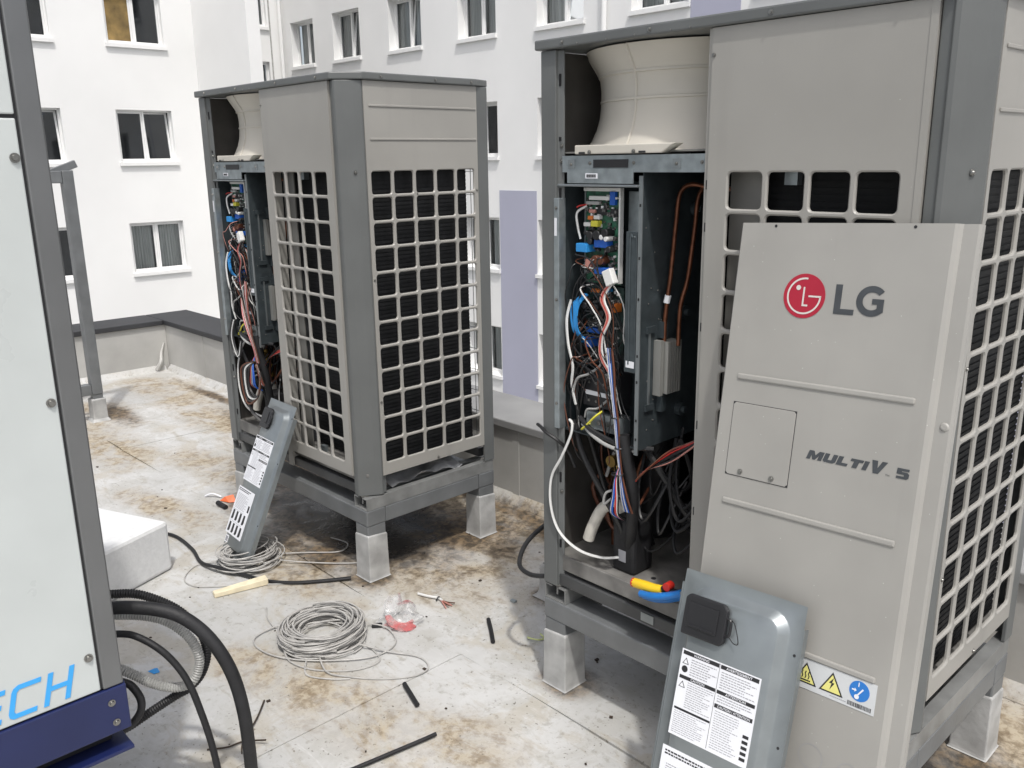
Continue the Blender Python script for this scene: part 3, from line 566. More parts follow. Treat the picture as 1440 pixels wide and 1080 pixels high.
    for x, z, r, mm in ((0.165, 1.203, 0.013, 'black'), (0.192, 1.205, 0.015, 'black'), (0.225, 1.213, 0.013, 'black'), (0.212, 1.20, 0.008, 'white'), (0.23, 1.196, 0.008, 'white'), (0.187, 1.13, 0.014, 'brown'), (0.208, 1.13, 0.014, 'brown'), (0.165, 1.185, 0.010, 'black'), (0.15, 1.21, 0.008, 'black'), (0.24, 1.165, 0.010, 'black'), (0.19, 0.98, 0.014, 'black'), (0.215, 0.965, 0.012, 'black'), (0.145, 0.985, 0.011, 'black')):
        MB().cyl((x, 0.075, z), (x, 0.038, z), r, 14).build('capacitor', WM[mm], pc, True, 0.002)
    tb = MB().box(0.125, 0.275, 0.06, 0.12, 0.655, 0.78).build('terminal_block', BLACK, box, bevel=0.003)
    MB().box(0.135, 0.258, 0.0575, 0.0598, 0.694, 0.708).build('terminal_label', PAPER, tb)
    for k in range(4): screw(tb, 0.152+0.03*k, 0.059, 0.735, s=0.5); screw(tb, 0.152+0.03*k, 0.059, 0.675, s=0.5)
    gb = MB().box(0.15, 0.29, 0.05, 0.10, 0.585, 0.64).build('ground_plate', GALV, box)
    for k in range(3): MB().cyl((0.215+0.03*k, 0.05, 0.615), (0.215+0.03*k, 0.032, 0.615), 0.008, 6).build('bolt', SCREW, gb)
    cl = MB().box(-0.017, 0.017, -0.012, 0.012, -0.024, 0.024, Matrix.Translation((0.262, 0.025, 1.085)) @ Matrix.Rotation(R(-24), 4, 'Y')).build('ferrite_clip', WHITEP, box, bevel=0.003)
    # harness inside the box
    pal = ['black', 'black', 'black', 'black', 'brown', 'black', 'pink', 'black', 'black', 'grey', 'brown', 'black', 'white']
    for k in range(58):
        xa, za = rnd.uniform(0.12, 0.26), rnd.uniform(0.80, 1.16); xb = rnd.choice((0.105, 0.118, 0.25, 0.27, 0.28)); zb = za-rnd.uniform(0.08, 0.32); y = rnd.uniform(0.015, 0.055)
        xm = xb+rnd.uniform(-0.03, 0.02)
        wire(box, [(xa, 0.072, za), (xa+rnd.uniform(-0.02, 0.02), y, za-0.01), ((xa+xm)/2, y-0.008, za-0.04+rnd.uniform(-0.03, 0.03)), (xm, y, (za+zb)/2), (xb+rnd.uniform(-0.015, 0.015), y+0.01, zb), (xb+rnd.uniform(-0.04, 0.04), 0.06, zb-0.05)], rnd.choice(pal), rnd.uniform(0.0014, 0.0027))
    for k in range(5): wire(box, [(0.135+0.004*k, 0.05, 1.02), (0.110+0.006*k, 0.03, 0.99), (0.104+0.006*k, 0.025, 0.95), (0.112+0.005*k, 0.03, 0.90), (0.12+0.01*k, 0.06, 0.86)], 'sky', 0.0035)
    wire(box, [(0.10, 0.03, 1.0), (0.092, 0.018, 0.94), (0.10, 0.016, 0.86), (0.118, 0.018, 0.79), (0.112, 0.02, 0.73), (0.120, 0.03, 0.66)], 'white', 0.0045)
    wire(box, [(0.128, 0.07, 1.29), (0.105, 0.05, 1.27), (0.112, 0.045, 1.23), (0.120, 0.05, 1.19)], 'white', 0.004); wire(box, [(0.130, 0.07, 1.295), (0.112, 0.05, 1.29), (0.108, 0.045, 1.285)], 'red', 0.0025)
    for k in range(4): wire(box, [(0.262+0.003*k, 0.03, 1.07), (0.232+0.005*k, 0.018, 1.02), (0.262+0.004*k, 0.014, 0.965), (0.237+0.003*k, 0.014, 0.90), (0.232+0.004*k, 0.018, 0.84), (0.268+0.003*k, 0.02, 0.79)], (['pink', 'red', 'pink', 'white'] if near else ['red', 'black', 'pink', 'black'])[k], 0.003)
    wire(box, [(0.205, 0.05, 0.86), (0.225, 0.03, 0.81), (0.185, 0.02, 0.775), (0.135, 0.02, 0.75), (0.112, 0.025, 0.69)], 'grey', 0.004)
    wire(box, [(0.165, 0.05, 0.60), (0.155, 0.02, 0.585), (0.185, 0.015, 0.61), (0.215, 0.015, 0.64), (0.235, 0.03, 0.66)], 'yellow', 0.0035)
    wire(box, [(0.235, 0.05, 0.69), (0.215, 0.03, 0.665), (0.175, 0.025, 0.655), (0.160, 0.03, 0.625)], 'grey', 0.0035)
    # cables dropping out of the box
    for k, c in enumerate(('white', 'blue', 'white', 'blue', 'black', 'brown') if near else ('black', 'red', 'white', 'black', 'red', 'brown')):
        o = 0.004*k
        wire(u, [(0.250+o, 0.03, 0.865), (0.272+o, 0.016, 0.79), (0.288+o*0.6, 0.012, 0.72), (0.300+o*0.7, 0.012, 0.64), (0.308+o*0.5, 0.016, 0.555), (0.318+o*0.4, 0.018, 0.48), (0.325+o*1.2, 0.02, 0.40), (0.330+o*1.6, 0.03, 0.35)], c, 0.0034)
    wire(u, [(0.322, 0.03, 0.60), (0.335, 0.035, 0.52), (0.345, 0.05, 0.42), (0.330, 0.07, 0.30), (0.300, 0.10, 0.20), (0.285, 0.12, 0.14)], 'black', 0.019, 'harness_sleeve', n=10, m=FOAMB)
    for k in range(9):
        c = ['red', 'blue', 'white', 'red', 'black', 'blue', 'black', 'white', 'brown'][k]; o = rnd.uniform(-0.016, 0.018)
        wire(u, [(0.315, 0.02, 0.50), (0.318+o*0.5, -0.002, 0.46), (0.322+o, -0.010, 0.41), (0.315+o*1.5, -0.006, 0.35), (0.320+o, 0.03, 0.32)], c, 0.0032)
    for k in range(8):
        c = ['red', 'black', 'red', 'black', 'brown', 'pink', 'black', 'black'][k]; o = rnd.uniform(-0.02, 0.02)
        wire(u, [(0.60, 0.20+o, 0.70+o), (0.52, 0.15+o, 0.60+o*0.5), (0.45, 0.10, 0.545+o), (0.40+o*0.5, 0.06, 0.505+o*0.5), (0.365+o*0.3, 0.045, 0.46+o*0.4), (0.338, 0.042, 0.42+o*0.5)], c, 0.0028)
    wire(u, [(0.108, 0.03, 0.59), (0.112, 0.01, 0.61), (0.125, 0.008, 0.60), (0.122, 0.004, 0.56), (0.090, -0.006, 0.48), (0.048, -0.010, 0.40), (0.044, -0.010, 0.30), (0.078, -0.006, 0.215), (0.15, 0.01, 0.165), (0.22, 0.05, 0.145), (0.27, 0.09, 0.150)] if near else
         [(0.20, 0.03, 0.56), (0.16, 0.02, 0.50), (0.12, 0.015, 0.40), (0.13, 0.012, 0.28), (0.18, 0.02, 0.20), (0.26, 0.06, 0.16), (0.32, 0.10, 0.15)], 'white', 0.0048)
    for (c, r_, pts_) in (('black', 0.010, [(0.10, 0.05, 0.60), (0.14, 0.04, 0.50), (0.22, 0.06, 0.36), (0.27, 0.09, 0.25), (0.24, 0.12, 0.13)]), ('black', 0.012, [(0.30, 0.12, 0.58), (0.40, 0.14, 0.45), (0.48, 0.16, 0.34), (0.56, 0.2, 0.26)]),
                         ('black', 0.009, [(0.10, 0.10, 0.58), (0.13, 0.12, 0.46), (0.17, 0.13, 0.34), (0.22, 0.14, 0.20), (0.23, 0.14, 0.12)]), ('grey', 0.006, [(0.27, 0.12, 0.58), (0.22, 0.11, 0.50), (0.17, 0.13, 0.40)]),
                         ('black', 0.008, [(0.14, 0.03, 0.62), (0.20, 0.015, 0.595), (0.27, 0.02, 0.575), (0.33, 0.03, 0.565), (0.40, 0.08, 0.56)]), ('grey', 0.006, [(0.15, 0.03, 0.60), (0.22, 0.01, 0.575), (0.29, 0.015, 0.555), (0.36, 0.05, 0.55)]),
                         ('grey', 0.004, [(0.31, 0.02, 0.42), (0.27, 0.01, 0.40), (0.262, 0.01, 0.36), (0.29, 0.012, 0.385), (0.315, 0.02, 0.40)])):
        wire(u, pts_, c, r_, 'cable', n=8)
    for k in range(9):
        xa = rnd.uniform(0.1, 0.55); wire(u, [(xa, rnd.uniform(0.12, 0.3), 0.60), (xa+rnd.uniform(-0.08, 0.08), rnd.uniform(0.1, 0.25), 0.45), (xa+rnd.uniform(-0.1, 0.1), rnd.uniform(0.15, 0.3), 0.32), (xa+rnd.uniform(-0.1, 0.1), rnd.uniform(0.2, 0.35), 0.14)], rnd.choice(['black', 'black', 'black', 'brown', 'black']), rnd.uniform(0.004, 0.010), 'cable', n=6)
    if not near:
        for k in range(7): wire(u, [(0.22, 0.02, 0.78), (0.25+0.004*k, 0.005, 0.70), (0.30+0.004*k, -0.002, 0.62), (0.345+0.003*k, 0.0, 0.54), (0.35+0.003*k, 0.01, 0.47)], ['red', 'white', 'red', 'red', 'black', 'white', 'brown'][k], 0.0042)
        for k in range(5): wire(u, [(0.33, 0.0, 0.47), (0.29-0.02*k, -0.01, 0.42), (0.29-0.012*k, -0.012, 0.33-0.02*k), (0.36, -0.01, 0.30), (0.39, -0.004, 0.40), (0.35, 0.0, 0.46)], ['black', 'black', 'white', 'black', 'brown'][k], 0.006)
        wire(u, [(0.27, 0.0, 0.40), (0.24, -0.005, 0.30), (0.27, 0.0, 0.20), (0.34, 0.03, 0.14)], 'black', 0.009)
        for k in range(4): wire(u, [(0.12+0.01*k, 0.01, 0.66), (0.10+0.01*k, 0.0, 0.58), (0.12+0.012*k, 0.0, 0.50), (0.16+0.01*k, 0.0, 0.48), (0.20, 0.01, 0.56)], ['black', 'black', 'white', 'black'][k], 0.006)
    for k in range(14):                              # slack loops filling the lower bay
        x, y, z = rnd.uniform(0.10, 0.50), rnd.uniform(0.10, 0.24), rnd.uniform(0.26, 0.50); a, b = rnd.uniform(0.03, 0.09), rnd.uniform(0.05, 0.12)
        wire(u, [(x-a, y+0.05, z+b), (x-a*0.8, y, z-b*0.2), (x, y-0.03, z-b), (x+a*0.9, y-0.01, z-b*0.1), (x+a, y+0.06, z+b*0.8)], rnd.choice(['black', 'black', 'black', 'black', 'black', 'brown']), rnd.uniform(0.003, 0.006), 'cable', n=6)
    for (x, y, z, r_) in ((0.298, 0.013, 0.655, 0.014), (0.316, 0.010, 0.475, 0.020), (0.318, 0.012, 0.560, 0.013)):
        MB().tube([(x+r_*math.cos(a), y+r_*0.8*math.sin(a), z+0.002*math.cos(a)) for a in [2*math.pi*i/16 for i in range(17)]], 0.0026, 5, smooth=False).build('cable_tie', BLACK, u, True)
    # refrigerant parts
    MB().tube([(0.50, 0.20, 1.34), (0.445, 0.17, 1.355), (0.418, 0.15, 1.33), (0.414, 0.14, 1.25), (0.412, 0.125, 1.10), (0.410, 0.115, 1.03), (0.402, 0.115, 0.95), (0.402, 0.115, 0.88)], 0.0068, 10).build('copper_pipe', COPPER, u, True)
    MB().tube([(0.53, 0.24, 1.34), (0.470, 0.22, 1.35), (0.448, 0.20, 1.32), (0.444, 0.19, 1.22), (0.440, 0.17, 1.08), (0.432, 0.15, 1.00), (0.428, 0.15, 0.88)], 0.0068, 10).build('copper_pipe', COPPER, u, True)
    MB().cyl((0.4105, 0.117, 1.035), (0.4065, 0.115, 1.012), 0.0098, 10).build('tape_band', PAPER, u)
    for x, y in ((0.13, 0.22), (0.24, 0.20), (0.47, 0.30)):
        MB().tube([(x, y, 0.11), (x, y, 0.30), (x+0.01, y, 0.42), (x+0.03, y+0.05, 0.52)], 0.009, 10).build('copper_pipe', COPPER, u, True)
    for x, y, z in ((0.215, 0.13, 0.47), (0.13, 0.20, 0.37)):
        MB().cyl((x, y, z), (x, y-0.035, z), 0.020, 12).cyl((x, y, z-0.04), (x, y, z+0.03), 0.012, 10).build('service_valve', BRASS, u, True)
    MB().cyl((0.46, 0.42, 0.10), (0.46, 0.42, 0.50), 0.09, 28).build('compressor', BLACK, u, True, 0.02)
    MB().cyl((0.16, 0.42, 0.10), (0.16, 0.42, 0.55), 0.07, 24).build('accumulator', BLACK, u, True, 0.02)
    MB().tube([(0.118, 0.10, 0.165), (0.135, 0.105, 0.22), (0.165, 0.12, 0.285), (0.205, 0.14, 0.305), (0.232, 0.15, 0.28), (0.236, 0.15, 0.20), (0.236, 0.15, 0.10)], 0.0205, 14).build('insulated_pipe', INSULW, u, True)
    MB().box(0.235, 0.330, 0.085, 0.185, 0.10, 0.29).build('motor_housing', FOAMB, u, bevel=0.012)
    MB().box(0.265, 0.295, 0.083, 0.0845, 0.14, 0.18).build('sticker', INKG, u)
    # base
    pan = MB().box(0.016, 1.235, 0.030, 0.74, 0.085, 0.10).box(0.070, 1.17, 0.018, 0.030, 0.060, 0.116).build('base_pan', PAN, u, bevel=0.003)
    for x in (0.235, 0.30, 0.38): MB().cyl((x, 0.11+0.1*(x-0.235), 0.0995), (x, 0.11+0.1*(x-0.235), 0.1006), 0.009, 12).build('drain_hole', BLACK, pan)
    MB().box(0.0, 1.20, 0.012, 0.045, 0.002, 0.046).build('base_rail', mat('dark_base_rail', (0.055, 0.057, 0.058), 0.45, var=0.2), u, bevel=0.004)
    MB().box(0.0, 1.20, 0.715, 0.75, 0.002, 0.046).build('base_rail', mat('dark_base_rail', (0.055, 0.057, 0.058), 0.45, var=0.2), u, bevel=0.004)
    MB().box(0.42, 0.47, 0.0095, 0.011, 0.012, 0.040).build('sticker', GALVL, u)
    return u

def build_stand(loc, rz, label):
    s = thing('steel_stand', label, 'steel stand', loc, rz, 'steel stands on membrane covered legs')
    t = 0.335
    for y in (0.0, 0.66): MB().box(0.0, 1.26, y, y+0.10, 0.262, t).build('rail', STEEL, s, bevel=0.005)
    for x in (0.0, 1.16): MB().box(x+0.001, x+0.099, 0.102, 0.658, 0.262, t-0.001).build('rail', STEEL, s, bevel=0.004)
    for x in (0.002, 1.162):
        c = MB()
        c.box(x, x+0.096, 0.004, 0.756, t+0.001, t+0.005).box(x, x+0.004, 0.004, 0.756, t+0.005, t+0.056).box(x+0.092, x+0.096, 0.004, 0.756, t+0.005, t+0.056).box(x+0.004, x+0.034, 0.004, 0.756, t+0.052, t+0.056).box(x+0.062, x+0.092, 0.004, 0.756, t+0.052, t+0.056)
        c.box(x+0.046, x+0.051, 0.014, 0.02, t+0.022, t+0.056)
        c.build('strut_channel', STRUT, s)
        MB().cyl((x+0.048, 0.03, t+0.056), (x+0.048, 0.03, t+0.062), 0.021, 16).cyl((x+0.048, 0.03, t+0.062), (x+0.048, 0.03, t+0.075), 0.0125, 6).build('bolt', SCREW, s)
    for x in (0.0, 1.16):
        for y in (0.0, 0.66):
            lg = MB().box(x+0.002, x+0.098, y+0.002, y+0.098, 0.0, 0.2625).build('leg', STEEL, s, bevel=0.005)
            q = MB(); lv = [(0.212, -0.002), (0.208, 0.002), (0.10, 0.003), (0.035, 0.004), (0.012, 0.0045), (0.004, 0.006), (0.001, 0.009)]; k0 = 0
            for zz, e in lv: 
                zz2 = zz
                q.v += [(x-e, y-e, zz2), (x+0.1+e, y-e, zz2+(0.008 if zz > 0.2 else 0)), (x+0.1+e, y+0.1+e, zz2), (x-e, y+0.1+e, zz2-(0.01 if zz > 0.2 else 0))]
            for i in range(len(lv)-1):
                for j in range(4): q.f.append((i*4+j, i*4+(j+1) % 4, i*4+4+(j+1) % 4, i*4+4+j))
            q.build('leg_boot', BOOT, lg, bevel=0.004)
    return s

FAR = (-2.344, -0.014); FRZ = 0.0044
build_stand((0, 0, 0), 0, 'grey steel stand under the open outdoor unit nearest the camera')
build_stand((FAR[0], FAR[1], 0), FRZ, 'grey steel stand under the farther outdoor unit at left')
near_u = build_unit((0, 0, ZB), 0, 'large near outdoor unit opened up with circuit boards, wiring and copper pipes exposed', True, 3)
far_u = build_unit((FAR[0], FAR[1], ZB), FRZ, 'farther open outdoor unit at left with chamfered grey corner post facing us', False, 11)

# ------------------------------------------------------------------ leaning sheet metal
def pose(O, rz, rx, rr): return Matrix.Translation(O) @ Matrix.Rotation(rz, 4, 'Z') @ Matrix.Rotation(rx, 4, 'X') @ Matrix.Rotation(rr, 4, 'Y')
LG = thing('removed_panel', 'tall beige front panel with red round emblem leaning on the near unit', 'panel', mtx=pose((0.8045, -0.3615, -0.004), -0.0048, -0.1954, -0.038))
PW, PH = 0.5622, 1.7027
prof = [(0.0, 0.022), (0.0, 0.004), (0.004, 0.0), (0.512, 0.0), (0.520, 0.004), (0.526, 0.010), (0.556, 0.010), (0.5622, 0.012), (0.5622, 0.030), (0.560, 0.030), (0.560, 0.0125), (0.525, 0.0125), (0.518, 0.0065), (0.511, 0.0025), (0.005, 0.0025), (0.0025, 0.006), (0.0025, 0.022)]
MB().prism(prof, 0.0, PH).build('sheet', BEIGE2, LG)
MB().box(0.003, 0.515, 0.003, 0.022, PH-0.003, PH).build('top_flange', BEIGE2, LG)
for v in (1.319, 1.001, 0.688): MB().prism([(0.042, v+0.0075), (0.483, v+0.0075), (0.483, v-0.0075), (0.042, v-0.0075)], -0.0045, 0.003, 'y').build('embossed_rib', BEIGE2, LG, bevel=0.0042)
for x in (0.096, 0.431): MB().cyl((x, 0.0005, 1.695), (x, -0.0008, 1.695), 0.0035, 10).build('screw_hole', BLACK, LG)
for v in (1.273, 0.35): MB().cyl((0.546, 0.0105, v), (0.546, 0.0065, v), 0.0105, 16, 0.007).cyl((0.546, 0.0063, v), (0.546, 0.0055, v), 0.005, 10).build('screw_dimple', BEIGE2, LG, True)
ac = MB().prism(ring_sector(0.127, 1.161, 0, 0.0, 0, 1, 1)[:0] + [(0.047, 1.069), (0.207, 1.069), (0.2125, 1.0745), (0.2125, 1.2475), (0.207, 1.253), (0.047, 1.253), (0.0415, 1.2475), (0.0415, 1.0745)], -0.0022, 0.0, 'y').build('access_cover', BEIGE2, LG, bevel=0.001)
gp = MB(); oc = [(0.0400, 1.0675), (0.2140, 1.0675), (0.2140, 1.2545), (0.0400, 1.2545)]
MB().prism(oc, -0.0006, 0.0, 'y').build('cover_gap', INK, LG)
for x in (0.083, 0.170): screw(ac, x, -0.0025, 1.081, s=0.75)
# emblem
em = MB().cyl((0.193, 0.0, 1.530), (0.193, -0.0012, 1.530), 0.0530, 48).build('emblem_disc', LOGOR, LG)
e = MB(); c0 = (0.193, 1.530); s_ = 0.0530
sheet_ring(e, *c0, s_*0.745, s_*0.825, R(82), R(360), 48, -0.0018)
e.quad((c0[0]+s_*0.22, -0.0018, c0[1]-s_*0.04), (c0[0]+s_*0.825, -0.0018, c0[1]-s_*0.04), (c0[0]+s_*0.825, -0.0018, c0[1]+s_*0.04), (c0[0]+s_*0.22, -0.0018, c0[1]+s_*0.04))
for a in ((-0.06, 0.02, -0.46, 0.40), (0.02, 0.22, -0.46, -0.38)): e.quad((c0[0]+s_*a[0], -0.0018, c0[1]+s_*a[2]), (c0[0]+s_*a[1], -0.0018, c0[1]+s_*a[2]), (c0[0]+s_*a[1], -0.0018, c0[1]+s_*a[3]), (c0[0]+s_*a[0], -0.0018, c0[1]+s_*a[3]))
dc = arc(c0[0]-s_*0.30, c0[1]+s_*0.36, s_*0.115, 0, 2*math.pi, 18)[:-1]; k0 = len(e.v); e.add([(x, -0.0018, z) for x, z in dc], [tuple(range(18))])
e.build('emblem_marks', LOGOW, em)
lt = MB()
lt.prism([(0.270, 1.4935), (0.318, 1.4935), (0.318, 1.506), (0.2855, 1.506), (0.2855, 1.562), (0.270, 1.562)], -0.001, 0.0, 'y')
lt.build('lettering', LOGOG, LG)
gl = MB(); gc = (0.3575, 1.528); ro, ri = 0.0352, 0.0205
def ell(r, t): return (gc[0]+r*math.cos(t)*1.02, gc[1]+r*math.sin(t)*(0.985))
n_ = 26; A = [R(42)+(R(322)-R(42))*i/n_ for i in range(n_+1)]
for i in range(n_):
    a, b, c, d = ell(ro, A[i]), ell(ro, A[i+1]), ell(ri, A[i+1]), ell(ri, A[i]); gl.quad((a[0], -0.001, a[1]), (b[0], -0.001, b[1]), (c[0], -0.001, c[1]), (d[0], -0.001, d[1]))
gl.add([(x, -0.0014, z) for x, z in ((0.3585, 1.5215), (0.3705, 1.5215), (0.3705, 1.5035), (0.3855, 1.5035), (0.3855, 1.5335), (0.3585, 1.5335))], [(0, 1, 2, 3, 4, 5)])
gl.build('lettering', LOGOG, LG)
def glyphs(spec, u0, u1, v0, v1, shear, y=-0.001):
    """heavy extended capitals as polygons in unit boxes, sheared"""
    wt = sum(w_ for _, w_ in spec)+0.10*(len(spec)-1); k = (u1-u0)/wt; x = 0.0
    for polys, w_ in spec:
        mb = MB()
        for p in polys:
            n = len(p); mb.prism([(u0+(x+a*w_)*k+shear*(v1-v0)*(b-0.5), v0+b*(v1-v0)) for a, b in p], y, y+0.0009, 'y')
        mb.build('lettering', LOGOG, LG); x += w_+0.10
GM = [[(0, 0), (0.25, 0), (0.25, 0.52), (0.42, 0), (0.58, 0), (0.75, 0.52), (0.75, 0), (1, 0), (1, 1), (0.68, 1), (0.5, 0.50), (0.32, 1), (0, 1)]]
GU = [[(0.16, 0), (0.84, 0), (1, 0.16), (1, 1), (0.65, 1), (0.65, 0.30), (0.35, 0.30), (0.35, 1), (0, 1), (0, 0.16)]]
GL_ = [[(0, 0), (1, 0), (1, 0.30), (0.42, 0.30), (0.42, 1), (0, 1)]]
GT = [[(0.30, 0), (0.70, 0), (0.70, 0.70), (1, 0.70), (1, 1), (0, 1), (0, 0.70), (0.30, 0.70)]]
GI = [[(0, 0), (1, 0), (1, 1), (0, 1)]]
GV = [[(0.32, 0), (0.66, 0), (1, 1), (0.66, 1), (0.5, 0.42), (0.36, 1), (0, 1)]]
G5 = [[(0.05, 0), (0.84, 0), (1, 0.14), (1, 0.50), (0.84, 0.66), (0.40, 0.66), (0.40, 0.76), (0.96, 0.76), (0.96, 1), (0.03, 1), (0.03, 0.42), (0.62, 0.42), (0.62, 0.24), (0.05, 0.24)]]
glyphs([(GM, 1.35), (GU, 1.1), (GL_, 0.95), (GT, 1.05), (GI, 0.38)], 0.255, 0.400, 1.149, 1.170, 0.35)
glyphs([(GV, 1)], 0.405, 0.440, 1.147, 1.176, 0.25)
glyphs([(G5, 1)], 0.464, 0.492, 1.147, 1.170, 0.08)
text_mb('TM', 0.441, 0.450, 1.146, 1.150, -0.001).build('lettering', LOGOG, LG)
st = MB().box(0.300, 0.490, -0.0012, -0.0002, 0.6085, 0.680).build('warning_sticker', mat('silver_sticker', (0.56, 0.575, 0.58), 0.35, var=0.03), LG)
def tri(mb, cx, cz, h, y): mb.prism([(cx-h*0.58, cz-h/2), (cx+h*0.58, cz-h/2), (cx, cz+h/2)], y, y-0.0004, 'y')
for cx in (0.3225, 0.3875):
    b = MB(); tri(b, cx, 0.647, 0.050, -0.0014); b.build('warning_triangle', INK, st); b = MB(); tri(b, cx, 0.6455, 0.040, -0.0020); b.build('warning_triangle', YELL, st)
b = MB()
for k in range(3):
    x = 0.3145+0.008*k; b.prism([(x-0.0012, 0.634), (x+0.0012, 0.634), (x+0.0030, 0.640), (x+0.0006, 0.646), (x+0.0024, 0.652), (x, 0.652), (x-0.0018, 0.646), (x+0.0006, 0.640)], -0.0026, -0.0030, 'y')
b.box(0.309, 0.336, -0.0030, -0.0026, 0.6285, 0.6315); b.build('heat_symbol', INK, st)
b = MB(); b.prism([(0.3915, 0.660), (0.381, 0.646), (0.3875, 0.646), (0.384, 0.630), (0.394, 0.6475), (0.3885, 0.6475)], -0.0026, -0.0030, 'y'); b.build('bolt_symbol', INK, st)
ci = MB().cyl((0.452, -0.0012, 0.652), (0.452, -0.0018, 0.652), 0.0235, 32).build('mandatory_disc', BLUES, st)
b = MB(); b.prism([(0.4485, 0.672), (0.4505, 0.672), (0.4505, 0.662), (0.4485, 0.662)], -0.0022, -0.0026, 'y'); b.prism([(0.447, 0.642), (0.450, 0.641), (0.462, 0.658), (0.459, 0.660)], -0.0022, -0.0026, 'y'); b.prism([(0.435, 0.654), (0.441, 0.654), (0.441, 0.657), (0.446, 0.6525), (0.441, 0.648), (0.441, 0.651), (0.435, 0.651)], -0.0022, -0.0026, 'y')
b.prism(arc(0.4475, 0.638, 0.0055, 0, 2*math.pi, 14)[:-1], -0.0022, -0.0026, 'y'); b.build('switch_symbol', PAPER, ci)
b = MB(); x = 0.428
while x < 0.484: wd = random.choice((0.0007, 0.0013, 0.002)); b.box(x, x+wd, -0.0016, -0.0013, 0.613, 0.623); x += wd+random.choice((0.0008, 0.0013))
b.build('barcode', INK, st)
text_mb('MEZ00000000', 0.385, 0.425, 0.616, 0.6185, -0.0014).build('print', INKG, st) if False else None
b = MB()
for k in range(9): b.box(0.386+0.0044*k, 0.3892+0.0044*k, -0.0016, -0.0013, 0.6155, 0.6175)
b.build('print', INKG, st)
for cx, cz, r_ in ((0.360, 0.455, 0.030), (0.452, 0.452, 0.026)): b = MB(); sheet_ring(b, cx, cz, r_-0.0012, r_, 0, 2*math.pi, 40, -0.0006); b.build('knockout', INKG, LG)

